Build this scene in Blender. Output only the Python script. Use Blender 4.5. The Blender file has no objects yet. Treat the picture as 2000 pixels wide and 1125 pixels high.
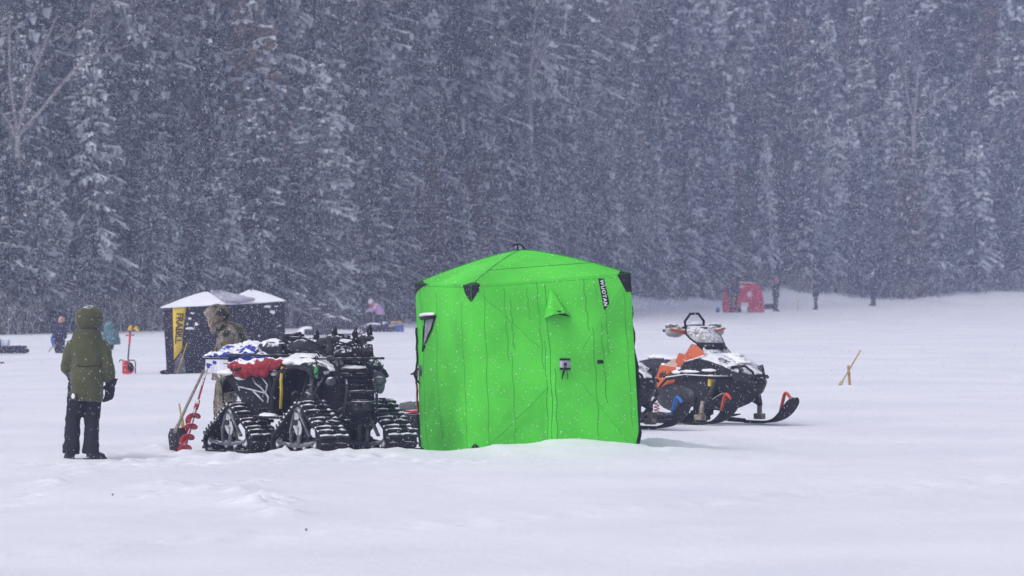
import bpy, bmesh, math, random
import numpy as np
from mathutils import Vector, Matrix, Euler, Quaternion
R = math.radians
scene = bpy.context.scene
col = scene.collection
V = Vector

# ------------------------------------------------------------------ camera frame of the photograph
FPX, HOR, CAMZ = 11111.0, 531.0, 2.085
def depth_at(py): return FPX * CAMZ / (py - HOR)
def G(px, py):                       # ground point (lake level)
    d = depth_at(py); return V(((px - 1000) / FPX * d, d, 0.0))
def W(px, py, d):                    # point at a given distance
    return V(((px - 1000) / FPX * d, d, CAMZ - (py - HOR) / FPX * d))

# ------------------------------------------------------------------ mesh builder
def frames(pts):
    pts = [V(p) for p in pts]; n = len(pts); T = []
    for i in range(n):
        a = pts[max(i - 1, 0)]; b = pts[min(i + 1, n - 1)]
        t = (b - a); T.append(t.normalized() if t.length > 1e-9 else V((0, 0, 1)))
    ref = V((0, 0, 1)) if abs(T[0].z) < .9 else V((1, 0, 0))
    u = T[0].cross(ref).normalized(); out = []
    for i in range(n):
        if i:
            q = T[i - 1].rotation_difference(T[i]); u = (q @ u)
            u = (u - T[i] * u.dot(T[i])).normalized()
        out.append((pts[i], T[i], u, T[i].cross(u)))
    return out

class MB:
    def __init__(s): s.v = []; s.f = []; s.m = []; s.s = []
    def add(s, vs, fs, mi=0, smooth=False, M=None):
        o = len(s.v)
        for p in vs:
            p = V(p); s.v.append(tuple(M @ p) if M else tuple(p))
        for f in fs:
            s.f.append(tuple(i + o for i in f)); s.m.append(mi); s.s.append(smooth)
        return s
    def box(s, c, size, rot=None, mi=0, bev=0.0, M=None):
        bm = bmesh.new(); bmesh.ops.create_cube(bm, size=1)
        bmesh.ops.scale(bm, vec=V(size), verts=bm.verts)
        if bev: bmesh.ops.bevel(bm, geom=list(bm.edges), offset=bev, segments=2, affect='EDGES', profile=.6)
        X = Matrix.Translation(V(c))
        if rot is not None: X = X @ (rot if isinstance(rot, Matrix) else Euler(rot).to_matrix().to_4x4())
        if M: X = M @ X
        bm.verts.index_update()
        s.add([X @ v.co for v in bm.verts], [[v.index for v in f.verts] for f in bm.faces], mi)
        bm.free(); return s
    def tube(s, pts, r, n=8, mi=0, smooth=True, cap=True, flat=1.0, round_=False, M=None):
        fr = frames(pts); k = len(fr)
        rs = list(r) if isinstance(r, (list, tuple)) else [r] * k
        if round_:
            p0, t0, u0, w0 = fr[0]; p1, t1, u1, w1 = fr[-1]
            pre = [(p0 - t0 * rs[0] * a, t0, u0, w0) for a in (.95, .7)]; prs = [rs[0] * .3, rs[0] * .72]
            post = [(p1 + t1 * rs[-1] * a, t1, u1, w1) for a in (.7, .95)]; pos = [rs[-1] * .72, rs[-1] * .3]
            fr = pre + fr + post; rs = prs + rs + pos; k = len(fr)
        vs = []; fs = []
        for (p, t, u, w), rr in zip(fr, rs):
            for j in range(n):
                a = 2 * math.pi * j / n
                vs.append(p + u * (rr * math.cos(a)) + w * (rr * flat * math.sin(a)))
        for i in range(k - 1):
            for j in range(n):
                fs.append((i * n + j, i * n + (j + 1) % n, (i + 1) * n + (j + 1) % n, (i + 1) * n + j))
        s.add(vs, fs, mi, smooth, M)
        if cap:
            o = len(s.v) - len(vs)
            s.f.append(tuple(o + j for j in reversed(range(n)))); s.m.append(mi); s.s.append(False)
            s.f.append(tuple(o + (k - 1) * n + j for j in range(n))); s.m.append(mi); s.s.append(False)
        return s
    def loft(s, rings, mi=0, smooth=True, cap=True, closed=True, M=None):
        n = len(rings[0]); k = len(rings); vs = [p for r in rings for p in r]; fs = []
        for i in range(k - 1):
            for j in range(n if closed else n - 1):
                fs.append((i * n + j, i * n + (j + 1) % n, (i + 1) * n + (j + 1) % n, (i + 1) * n + j))
        if cap and closed:
            fs.append(tuple(reversed(range(n)))); fs.append(tuple((k - 1) * n + j for j in range(n)))
        return s.add(vs, fs, mi, smooth, M)
    def ell(s, c, r, rot=None, mi=0, nu=14, nv=9, M=None):
        r = V((r, r, r)) if isinstance(r, (int, float)) else V(r)
        X = Matrix.Translation(V(c))
        if rot is not None: X = X @ (rot if isinstance(rot, Matrix) else Euler(rot).to_matrix().to_4x4())
        if M: X = M @ X
        vs = [V((0, 0, -r.z))]; fs = []
        for i in range(1, nv):
            ph = -math.pi / 2 + math.pi * i / nv
            for j in range(nu):
                a = 2 * math.pi * j / nu
                vs.append(V((r.x * math.cos(ph) * math.cos(a), r.y * math.cos(ph) * math.sin(a), r.z * math.sin(ph))))
        vs.append(V((0, 0, r.z))); top = len(vs) - 1
        for j in range(nu): fs.append((0, 1 + (j + 1) % nu, 1 + j))
        for i in range(nv - 2):
            for j in range(nu):
                a = 1 + i * nu; b = a + nu
                fs.append((a + j, a + (j + 1) % nu, b + (j + 1) % nu, b + j))
        b = 1 + (nv - 2) * nu
        for j in range(nu): fs.append((b + j, b + (j + 1) % nu, top))
        return s.add(vs, fs, mi, True, X)
    def prism(s, poly, t, M=None, mi=0):      # poly in local xy, extruded along z from -t/2 to t/2
        n = len(poly); ar = sum(poly[i][0] * poly[(i + 1) % n][1] - poly[(i + 1) % n][0] * poly[i][1] for i in range(n))
        if ar < 0: poly = poly[::-1]
        vs = [V((x, y, -t / 2)) for x, y in poly] + [V((x, y, t / 2)) for x, y in poly]
        fs = [tuple(reversed(range(n))), tuple(range(n, 2 * n))]
        for i in range(n): fs.append((i, (i + 1) % n, n + (i + 1) % n, n + i))
        return s.add(vs, fs, mi, False, M)
    def xz(s, poly, y0, y1, mi=0, M=None):    # side profile polygon in x,z extruded along y
        X = Matrix(((1, 0, 0, 0), (0, 0, -1, (y0 + y1) / 2), (0, 1, 0, 0), (0, 0, 0, 1)))
        return s.prism(poly, abs(y1 - y0), (M @ X) if M else X, mi)
    def sheet(s, grid, mi=0, smooth=True, M=None):
        k = len(grid); n = len(grid[0])
        return s.add([p for r in grid for p in r], [(i * n + j, i * n + j + 1, (i + 1) * n + j + 1, (i + 1) * n + j)
                     for i in range(k - 1) for j in range(n - 1)], mi, smooth, M)
    def build(s, name, mats, parent=None, solid=0, offset=0, remesh=0, sm=0, sub=0, bevel=0, disp=None, smooth=None, loc=None):
        me = bpy.data.meshes.new(name); me.from_pydata(s.v, [], s.f)
        for m in (mats if isinstance(mats, (list, tuple)) else [mats]): me.materials.append(m)
        me.polygons.foreach_set('material_index', s.m); me.polygons.foreach_set('use_smooth', s.s); me.update()
        ob = bpy.data.objects.new(name, me); col.objects.link(ob)
        if solid or remesh or sm or sub or bevel or disp:
            if solid:
                m = ob.modifiers.new('a', 'SOLIDIFY'); m.thickness = solid; m.offset = offset
            if bevel:
                m = ob.modifiers.new('b', 'BEVEL'); m.width = bevel; m.segments = 2; m.limit_method = 'ANGLE'; m.angle_limit = R(35)
            if sub:
                m = ob.modifiers.new('c', 'SUBSURF'); m.levels = sub; m.render_levels = sub
            if remesh:
                m = ob.modifiers.new('d', 'REMESH'); m.mode = 'VOXEL'; m.voxel_size = remesh; m.use_smooth_shade = True
            if sm:
                m = ob.modifiers.new('e', 'SMOOTH'); m.factor = .5; m.iterations = sm
            if disp:
                t = bpy.data.textures.new('folds', 'CLOUDS'); t.noise_scale = disp[1]; t.noise_depth = 2
                m = ob.modifiers.new('f', 'DISPLACE'); m.texture = t; m.strength = disp[0]; m.mid_level = .5
                m.texture_coords = 'LOCAL'
            dg = bpy.context.evaluated_depsgraph_get(); dg.update()
            new = bpy.data.meshes.new_from_object(ob.evaluated_get(dg), preserve_all_data_layers=False, depsgraph=dg)
            ob.modifiers.clear(); ob.data = new; new.name = name
            if remesh:
                new.materials.clear()
                for m in (mats if isinstance(mats, (list, tuple)) else [mats]): new.materials.append(m)
            bpy.data.meshes.remove(me); me = new
        if smooth is not None: me.polygons.foreach_set('use_smooth', [smooth] * len(me.polygons))
        if parent: ob.parent = parent
        if loc is not None: ob.location = loc
        return ob

def tag(o, label=None, cat=None, group=None, kind=None):
    if label: o['label'] = label
    if cat: o['category'] = cat
    if group: o['group'] = group
    if kind: o['kind'] = kind
    return o
def thing(name, loc, label, cat, rz=0.0, group=None, rot=None):
    o = bpy.data.objects.new(name, None); col.objects.link(o); o.empty_display_size = .2
    o.location = loc; o.rotation_euler = rot if rot else (0, 0, rz)
    return tag(o, label, cat, group)
def copy_tree(o, parent=None):
    c = o.copy(); col.objects.link(c); c.parent = parent
    for ch in o.children: copy_tree(ch, c)
    return c
def text_mesh(txt, size, fn, name, m, parent, bold=0.0, spacing=1.0, shear=0.0, align='CENTER'):
    cu = bpy.data.curves.new('t', 'FONT'); cu.body = txt; cu.size = size; cu.align_x = align; cu.align_y = 'CENTER'
    cu.offset = bold; cu.space_character = spacing; cu.shear = shear; cu.resolution_u = 3
    ob = bpy.data.objects.new('t', cu); col.objects.link(ob)
    dg = bpy.context.evaluated_depsgraph_get(); dg.update()
    me = bpy.data.meshes.new_from_object(ob.evaluated_get(dg), depsgraph=dg)
    bpy.data.objects.remove(ob); bpy.data.curves.remove(cu)
    me.name = name; me.materials.clear(); me.materials.append(m)
    bm = bmesh.new(); bm.from_mesh(me)
    r = bmesh.ops.extrude_face_region(bm, geom=list(bm.faces))
    for e in r['geom']:
        if isinstance(e, bmesh.types.BMVert): e.co.z += 1.0
    for v in bm.verts: v.co = fn(v.co.x, v.co.y, .001 if v.co.z < .5 else .004)
    bmesh.ops.recalc_face_normals(bm, faces=bm.faces)
    bm.to_mesh(me); bm.free()
    o = bpy.data.objects.new(name, me); col.objects.link(o); o.parent = parent
    return o

# ------------------------------------------------------------------ materials
SNOWC = (.86, .87, .90, 1)
def mat(name, c, rough=.6, metal=0.0, var=.25, scale=6, snow=0.0, snow_scale=9, bump=0.0, bscale=60, spec=.5, c2=None,
        coat=0.0, trans=0.0, alpha=1.0, fleck=0.0, sheen=0.0):
    m = bpy.data.materials.new(name); m.use_nodes = True; nt = m.node_tree; N = nt.nodes; L = nt.links
    b = N['Principled BSDF']; b.inputs['Roughness'].default_value = rough; b.inputs['Metallic'].default_value = metal
    b.inputs['Specular IOR Level'].default_value = spec; b.inputs['Coat Weight'].default_value = coat
    b.inputs['Transmission Weight'].default_value = trans; b.inputs['Alpha'].default_value = alpha
    b.inputs['Sheen Weight'].default_value = sheen
    tc = N.new('ShaderNodeTexCoord'); nz = N.new('ShaderNodeTexNoise'); nz.inputs['Scale'].default_value = scale
    nz.inputs['Detail'].default_value = 5; L.new(tc.outputs['Object'], nz.inputs['Vector'])
    mx = N.new('ShaderNodeMix'); mx.data_type = 'RGBA'
    c = tuple(c)[:3]; d = c2 if c2 else tuple(x * (1 - var) for x in c); e = c if c2 else tuple(min(1, x * (1 + var)) for x in c)
    mx.inputs['A'].default_value = (*d, 1); mx.inputs['B'].default_value = (*e, 1)
    rg = N.new('ShaderNodeMapRange'); rg.inputs['From Min'].default_value = .35; rg.inputs['From Max'].default_value = .65
    L.new(nz.outputs['Fac'], rg.inputs['Value']); L.new(rg.outputs['Result'], mx.inputs['Factor'])
    out = mx.outputs['Result']
    if snow or fleck:
        ge = N.new('ShaderNodeNewGeometry'); sp = N.new('ShaderNodeSeparateXYZ'); L.new(ge.outputs['Normal'], sp.inputs[0])
        n2 = N.new('ShaderNodeTexNoise'); n2.inputs['Scale'].default_value = snow_scale; n2.inputs['Detail'].default_value = 6
        n2.inputs['Roughness'].default_value = .65
        L.new(tc.outputs['Object'], n2.inputs['Vector'])
        ma = N.new('ShaderNodeMath'); ma.operation = 'MULTIPLY_ADD'; ma.inputs[1].default_value = 1.6
        L.new(n2.outputs['Fac'], ma.inputs[0]); L.new(sp.outputs['Z'], ma.inputs[2])
        r2 = N.new('ShaderNodeMapRange'); lo = 2.0 - snow; r2.inputs['From Min'].default_value = lo; r2.inputs['From Max'].default_value = lo + .18
        L.new(ma.outputs[0], r2.inputs['Value'])
        m2 = N.new('ShaderNodeMix'); m2.data_type = 'RGBA'; m2.inputs['B'].default_value = SNOWC
        L.new(out, m2.inputs['A']); L.new(r2.outputs['Result'], m2.inputs['Factor']); out = m2.outputs['Result']
        if metal:
            m3 = N.new('ShaderNodeMath'); m3.operation = 'MULTIPLY_ADD'; m3.inputs[1].default_value = -metal; m3.inputs[2].default_value = metal
            L.new(r2.outputs['Result'], m3.inputs[0]); L.new(m3.outputs[0], b.inputs['Metallic'])
        if fleck:
            n3 = N.new('ShaderNodeTexNoise'); n3.inputs['Scale'].default_value = 70; n3.inputs['Detail'].default_value = 2
            L.new(tc.outputs['Object'], n3.inputs['Vector'])
            r3 = N.new('ShaderNodeMapRange'); r3.inputs['From Min'].default_value = .78 - fleck; r3.inputs['From Max'].default_value = .84 - fleck
            r3.inputs['To Max'].default_value = .8
            L.new(n3.outputs['Fac'], r3.inputs['Value'])
            m4 = N.new('ShaderNodeMix'); m4.data_type = 'RGBA'; m4.inputs['B'].default_value = SNOWC
            L.new(out, m4.inputs['A']); L.new(r3.outputs['Result'], m4.inputs['Factor']); out = m4.outputs['Result']
    L.new(out, b.inputs['Base Color'])
    if bump:
        n4 = N.new('ShaderNodeTexNoise'); n4.inputs['Scale'].default_value = bscale; n4.inputs['Detail'].default_value = 4
        L.new(tc.outputs['Object'], n4.inputs['Vector'])
        bp = N.new('ShaderNodeBump'); bp.inputs['Strength'].default_value = bump; bp.inputs['Distance'].default_value = .02
        L.new(n4.outputs['Fac'], bp.inputs['Height']); L.new(bp.outputs['Normal'], b.inputs['Normal'])
    return m

def camo_mat(name):
    m = bpy.data.materials.new(name); m.use_nodes = True; nt = m.node_tree; N = nt.nodes; L = nt.links
    b = N['Principled BSDF']; b.inputs['Roughness'].default_value = .9
    tc = N.new('ShaderNodeTexCoord'); mp = N.new('ShaderNodeMapping'); mp.inputs['Scale'].default_value = (1, 1, .75)
    mp.inputs['Rotation'].default_value = (.3, .5, .2)
    L.new(tc.outputs['Object'], mp.inputs['Vector'])
    n = N.new('ShaderNodeTexNoise'); n.inputs['Scale'].default_value = 7.5; n.inputs['Detail'].default_value = 6; n.inputs['Roughness'].default_value = .68
    L.new(mp.outputs['Vector'], n.inputs['Vector'])
    r = N.new('ShaderNodeValToRGB'); r.color_ramp.interpolation = 'LINEAR'; el = r.color_ramp.elements
    stops = [(.33, (.012, .010, .009)), (.42, (.03, .025, .02)), (.455, (.22, .19, .15)), (.49, (.06, .048, .036)),
             (.52, (.32, .28, .235)), (.55, (.05, .04, .028)), (.60, (.42, .38, .32)), (.68, (.03, .026, .02))]
    el[0].position = stops[0][0]; el[0].color = (*stops[0][1], 1); el[1].position = stops[-1][0]; el[1].color = (*stops[-1][1], 1)
    for p, c in stops[1:-1]:
        e = el.new(p); e.color = (*c, 1)
    L.new(n.outputs['Fac'], r.inputs['Fac']); out = r.outputs['Color']
    for sc, off, c, lo in ((8, 3, (.05, .085, .025), .60), (9, 9, (.27, .12, .045), .62)):
        k = N.new('ShaderNodeTexNoise'); k.inputs['Scale'].default_value = sc; k.inputs['Detail'].default_value = 4
        ad = N.new('ShaderNodeVectorMath'); ad.operation = 'ADD'; ad.inputs[1].default_value = (off, off, off)
        L.new(mp.outputs['Vector'], ad.inputs[0]); L.new(ad.outputs[0], k.inputs['Vector'])
        q = N.new('ShaderNodeMapRange'); q.inputs['From Min'].default_value = lo; q.inputs['From Max'].default_value = lo + .06; q.inputs['To Max'].default_value = .8
        L.new(k.outputs['Fac'], q.inputs['Value'])
        x = N.new('ShaderNodeMix'); x.data_type = 'RGBA'; x.inputs['B'].default_value = (*c, 1)
        L.new(out, x.inputs['A']); L.new(q.outputs['Result'], x.inputs['Factor']); out = x.outputs['Result']
    L.new(out, b.inputs['Base Color'])
    return m

MT = {}
def mk(key, *a, **k): MT[key] = mat(key, *a, **k); return MT[key]
mk('black_plastic', (.010, .010, .014), .5, snow=.40, fleck=.055, spec=.2)
mk('black_plain', (.010, .010, .014), .55, spec=.2, fleck=.03)
mk('rubber', (.011, .011, .014), .8, snow=.25, fleck=.03, bump=.3)
mk('steel_dark', (.018, .018, .022), .55, .2, snow=.5)
mk('grey_metal', (.16, .165, .18), .45, .6, snow=.4)
mk('light_metal', (.55, .56, .58), .5, .2)
mk('snow', (.86, .87, .90), .8, var=.02, bump=.3, bscale=25)
mk('red_cloth', (.30, .012, .018), .7, snow=.62, snow_scale=6, bump=.3)
mk('blue_cloth', (.012, .03, .30), .6, snow=.66, snow_scale=7)
mk('yellow', (.72, .52, .02), .6)
mk('green_strap', (.06, .36, .12), .6)
mk('orange', (.58, .115, .022), .4, var=.1, snow=.42, snow_scale=14)
mk('orange_red', (.62, .07, .02), .4, var=.1)
mk('blue_bright', (.015, .22, .72), .4, var=.1)
mk('olive', (.058, .064, .021), .85, var=.16, scale=5, fleck=.03, snow=.27, sheen=.2, bump=.15, bscale=120)
mk('navy_black', (.012, .011, .02), .85, fleck=.02)
mk('boot', (.02, .02, .024), .6, snow=.4)
mk('skin', (.52, .27, .21), .55, var=.08)
mk('wood', (.42, .27, .10), .7, scale=20, var=.2)
mk('wood_grey', (.27, .24, .20), .75, scale=20, var=.2)
mk('red_paint', (.38, .02, .03), .5, snow=.45)
mk('shovel_black', (.016, .016, .02), .55, snow=.3)
mk('black_fabric', (.02, .018, .034), .8, var=.15, scale=3, snow=.30, bump=.3, bscale=12)
mk('roof_snow', (.84, .85, .89), .85, var=.03)
mk('letter_white', (.78, .79, .82), .6, var=.02)
mk('letter_black', (.012, .012, .014), .6)
mk('clear_plastic', (.34, .33, .34), .35, var=.3, scale=14, snow=.48, snow_scale=25)
mk('lens', (.55, .57, .6), .2, var=.3, scale=30)
mk('grey_cloth', (.12, .12, .14), .8, snow=.5)
# ------------------------------------------------------------------ value noise (numpy)
def _h(ix, iy, s):
    n = (ix.astype(np.int64) * 374761393 + iy.astype(np.int64) * 668265263 + s * 974711) & 0x7fffffff
    n = ((n ^ (n >> 13)) * 1274126177) & 0x7fffffff
    return ((n ^ (n >> 16)) & 0xffff) / 65535.0
def vnoise(x, y, s=0):
    x = np.asarray(x, float); y = np.asarray(y, float)
    ix = np.floor(x); iy = np.floor(y); fx = x - ix; fy = y - iy
    fx = fx * fx * (3 - 2 * fx); fy = fy * fy * (3 - 2 * fy)
    a = _h(ix, iy, s); b = _h(ix + 1, iy, s); c = _h(ix, iy + 1, s); d = _h(ix + 1, iy + 1, s)
    return (a * (1 - fx) + b * fx) * (1 - fy) + (c * (1 - fx) + d * fx) * fy - .5
def fbm(x, y, o=4, s=0):
    t = 0; a = 1.0
    for k in range(o):
        t = t + a * vnoise(x, y, s + k * 17); x = np.asarray(x) * 2.03 + 5.1; y = np.asarray(y) * 2.03 + 1.7; a *= .5
    return t

SHX = [-150, -60, -30, -17, -7.6, 0, 7.2, 14, 31, 50, 90, 150]
SHY = [150, 160, 175, 187, 211, 258, 318, 338, 360, 372, 385, 390]
BKX = [-150, -4, 0, 4, 7, 12, 16, 20, 24, 30, 36, 150]
BKZ = [.02, .03, .1, .4, .75, .7, 1.15, .8, .55, .95, 1.3, 1.3]
def shore(x): return np.interp(x, SHX, SHY)
def bank(x): return np.interp(x, BKX, BKZ)

BUMPS = []      # x, y, rx, ry, h, rough
def bump_px(px, py, w, dy, h, rough=0.0):
    g = G(px, py); BUMPS.append((g.x, g.y, w, dy, h, rough))
bump_px(522, 985, .28, .7, .10, .9); bump_px(480, 962, .16, .5, .07, .8); bump_px(548, 1005, .22, .5, .05, .8)
bump_px(95, 945, .18, .6, .05, .8); bump_px(330, 952, .25, .6, .08, .6); bump_px(400, 960, .15, .5, .06, .5)
bump_px(320, 884, .33, .5, .07, .6); bump_px(235, 893, .35, .4, .04, .5); bump_px(375, 890, .2, .4, .07, .6)
bump_px(440, 897, .5, .35, .06, .6); bump_px(560, 893, .45, .3, .06, .6); bump_px(700, 893, .6, .35, .07, .3)
bump_px(640, 896, .5, .35, .06, .4); bump_px(780, 890, .35, .4, .07, .3)
bump_px(1290, 875, .5, .45, .10, .3); bump_px(1380, 868, .5, .5, .05, .3)
bump_px(1655, 757, .4, .8, .05, .4); bump_px(1500, 836, .5, .5, .03, .2); bump_px(1830, 815, .5, .7, .05, .3)
bump_px(355, 858, .3, .6, .05, .5)
_r = random.Random(31)
def prints(x0, y0, x1, y1, n, w=12):          # boot prints between two photographed points
    for i in range(n):
        t = (i + .5) / n; px = x0 + (x1 - x0) * t + _r.uniform(-w, w); py = y0 + (y1 - y0) * t + _r.uniform(-3, 3) + (3 if i % 2 else -3)
        bump_px(px, py, .075, .16, -.05 - .03 * _r.random()); bump_px(px + 7, py + 3, .06, .10, .030)
prints(60, 912, 330, 900, 12); prints(175, 905, 420, 902, 10, 20); prints(380, 905, 800, 898, 18, 20); prints(800, 900, 960, 905, 7); prints(0, 990, 170, 915, 8); prints(1270, 890, 1560, 850, 12, 18); prints(560, 930, 250, 975, 9, 20)
TENT_A = G(928, 888); TENT_B = G(1250, 885.4); TENT_C = G(822, 879)
def ground(x, y):
    x = np.asarray(x, float); y = np.asarray(y, float)
    z = .035 * fbm(x * .22, y * .10, 3, 3) + .02 * fbm(x * .8, y * .22, 3, 9)
    near = np.exp(-((y - 62) / 14) ** 2)
    z = z + near * (.022 * fbm(x * 2.2, y * .7, 4, 21) + .006 * np.clip(fbm(x * 1.1, y * .35, 3, 61) - .05, 0, 1) * fbm(x * 9, y * 3, 2, 62) * 3)
    # churned strip left where sleds went by
    t = y - (48.4 + x * 1.68); z = z + np.exp(-(t / 1.1) ** 2) * (.05 * fbm(x * 3.0, y * 1.0, 4, 5) - .012)
    for bx, by, rx, ry, h, ro in BUMPS:
        k = (np.abs(x - bx) < 3 * rx) & (np.abs(y - by) < 3 * ry)
        if not k.any(): continue
        xx, yy = x[k], y[k]; e = np.exp(-((xx - bx) / rx) ** 2 - ((yy - by) / ry) ** 2)
        z[k] += h * e * (1 + (ro * (1.6 * fbm(xx * 7, yy * 4, 3, 31) + .9 * fbm(xx * 16, yy * 8, 2, 77)) if ro else 0))
    # drift banked up against the green shelter
    ax, ay, bx, by = TENT_A.x, TENT_A.y, TENT_B.x, TENT_B.y
    u = ((x - ax) * (bx - ax) + (y - ay) * (by - ay)) / ((bx - ax) ** 2 + (by - ay) ** 2)
    dd = ((x - ax) * (by - ay) - (y - ay) * (bx - ax)) / math.hypot(bx - ax, by - ay)   # + is toward camera
    prof = np.interp(u, [-.35, -.12, 0, .05, .12, .3, .42, .48, .6, .85, 1.02, 1.55], [0, .03, .055, .07, .12, .13, .175, .175, .16, .15, .12, 0])
    z = z + .82 * prof * np.where(dd > 0, np.exp(-(dd / .8) ** 2), np.exp(-(dd / .35) ** 2)) * (1 + .35 * fbm(x * 2.5, y * 2.5, 3, 8))
    s = y - shore(x); bk = bank(x)
    e = np.clip((s + 9) / 12, 0, 1); e = e * e * (3 - 2 * e)
    z = z + bk * e * (1 + .5 * fbm(x * .35, y * .1, 3, 13))
    return z
def gz(x, y): return float(ground(np.array([x]), np.array([y]))[0])
def onground(p, dz=0.0): return V((p.x, p.y, gz(p.x, p.y) + dz))

def spans(*seg):
    out = [seg[0][0]]
    for a, b, st in seg:
        n = max(1, int(round((b - a) / st))); out += [a + (b - a) * (i + 1) / n for i in range(n)]
    return np.array(out)
def grid_mesh(name, xs, ys, fn, m):
    X, Y = np.meshgrid(xs, ys); Z = fn(X, Y); nx, ny = len(xs), len(ys)
    co = np.stack([X, Y, Z], -1).reshape(-1, 3)
    i = np.arange(nx * ny).reshape(ny, nx)
    f = np.stack([i[:-1, :-1], i[:-1, 1:], i[1:, 1:], i[1:, :-1]], -1).reshape(-1, 4)
    me = bpy.data.meshes.new(name); me.vertices.add(len(co)); me.vertices.foreach_set('co', co.ravel())
    me.loops.add(f.size); me.loops.foreach_set('vertex_index', f.ravel().astype(np.int32))
    me.polygons.add(len(f)); me.polygons.foreach_set('loop_start', np.arange(0, f.size, 4, dtype=np.int32))
    me.polygons.foreach_set('use_smooth', np.ones(len(f), bool)); me.update(); me.validate()
    me.materials.append(m); o = bpy.data.objects.new(name, me); col.objects.link(o); return o

def snow_ground_mat():
    m = bpy.data.materials.new('snow_ground'); m.use_nodes = True; nt = m.node_tree; N = nt.nodes; L = nt.links
    b = N['Principled BSDF']; b.inputs['Roughness'].default_value = .75; b.inputs['Specular IOR Level'].default_value = .25
    ge = N.new('ShaderNodeNewGeometry')
    mp = N.new('ShaderNodeMapping'); mp.inputs['Scale'].default_value = (.35, .22, .35); mp.inputs['Rotation'].default_value = (0, 0, .12); L.new(ge.outputs['Position'], mp.inputs['Vector'])
    n = N.new('ShaderNodeTexNoise'); n.inputs['Scale'].default_value = 1; n.inputs['Detail'].default_value = 7; L.new(mp.outputs['Vector'], n.inputs['Vector'])
    r = N.new('ShaderNodeValToRGB'); e = r.color_ramp.elements
    e[0].position = .35; e[0].color = (.79, .80, .845, 1); e[1].position = .62; e[1].color = (.87, .875, .905, 1)
    L.new(n.outputs['Fac'], r.inputs['Fac'])
    # wet greenish slush where the ice was cleared beside the shelter
    out = r.outputs['Color']
    for px, py, rx, ry in ((1300, 866, .45, .9), (800, 884, .4, .7)):
        g = G(px, py); sb = N.new('ShaderNodeVectorMath'); sb.operation = 'SUBTRACT'; sb.inputs[1].default_value = (g.x, g.y, 0); L.new(ge.outputs['Position'], sb.inputs[0])
        sc = N.new('ShaderNodeVectorMath'); sc.operation = 'MULTIPLY'; sc.inputs[1].default_value = (1 / rx, 1 / ry, 0); L.new(sb.outputs[0], sc.inputs[0])
        ln = N.new('ShaderNodeVectorMath'); ln.operation = 'LENGTH'; L.new(sc.outputs[0], ln.inputs[0])
        mr = N.new('ShaderNodeMapRange'); mr.inputs['From Min'].default_value = 1.1; mr.inputs['From Max'].default_value = .2; mr.inputs['To Max'].default_value = .55
        L.new(ln.outputs['Value'], mr.inputs['Value'])
        ml = N.new('ShaderNodeMath'); ml.operation = 'MULTIPLY'; L.new(mr.outputs['Result'], ml.inputs[0]); L.new(n.outputs['Fac'], ml.inputs[1])
        x = N.new('ShaderNodeMix'); x.data_type = 'RGBA'; x.inputs['B'].default_value = (.60, .76, .70, 1); L.new(ml.outputs[0], x.inputs['Factor']); L.new(out, x.inputs['A']); out = x.outputs['Result']
    L.new(out, b.inputs['Base Color'])
    m2 = N.new('ShaderNodeMapping'); m2.inputs['Scale'].default_value = (1.2, .8, 1); L.new(ge.outputs['Position'], m2.inputs['Vector'])
    n2 = N.new('ShaderNodeTexNoise'); n2.inputs['Scale'].default_value = 5; n2.inputs['Detail'].default_value = 8; n2.inputs['Roughness'].default_value = .6; L.new(m2.outputs['Vector'], n2.inputs['Vector'])
    bp = N.new('ShaderNodeBump'); bp.inputs['Strength'].default_value = .35; bp.inputs['Distance'].default_value = .04
    L.new(n2.outputs['Fac'], bp.inputs['Height']); L.new(bp.outputs['Normal'], b.inputs['Normal'])
    return m
GROUND_M = snow_ground_mat()
tag(grid_mesh('snow_field', spans((-170, -60, 10), (-60, -16, 1.2), (-16, -7, .25), (-7, 7, .06), (7, 16, .25), (16, 70, 1.2), (70, 170, 10)),
              spans((-30, 20, 10), (20, 36, .8), (36, 48, .14), (48, 70, .06), (70, 90, .2), (90, 130, .6), (130, 420, 1.6)), ground, GROUND_M), kind='structure')

floor_m = mat('forest_floor', (.06, .055, .05), .95, c2=(.16, .155, .16), scale=.6, bump=.5, bscale=3)
def hill(x, y):
    s = y - shore(x)
    return np.where(s < 2.5, -1.2 + 0 * s, bank(x) * .9 + (s - 2.5) * .30 + 1.0 * fbm(x * .12, y * .12, 3, 40)) - .15
tag(grid_mesh('hillside', spans((-170, -60, 6), (-60, 80, 1.5), (80, 170, 6)), spans((146, 400, 1.5), (400, 470, 5)), hill, floor_m), kind='structure')
def hz(x, y): return float(hill(np.array([x]), np.array([y]))[0])

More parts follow.
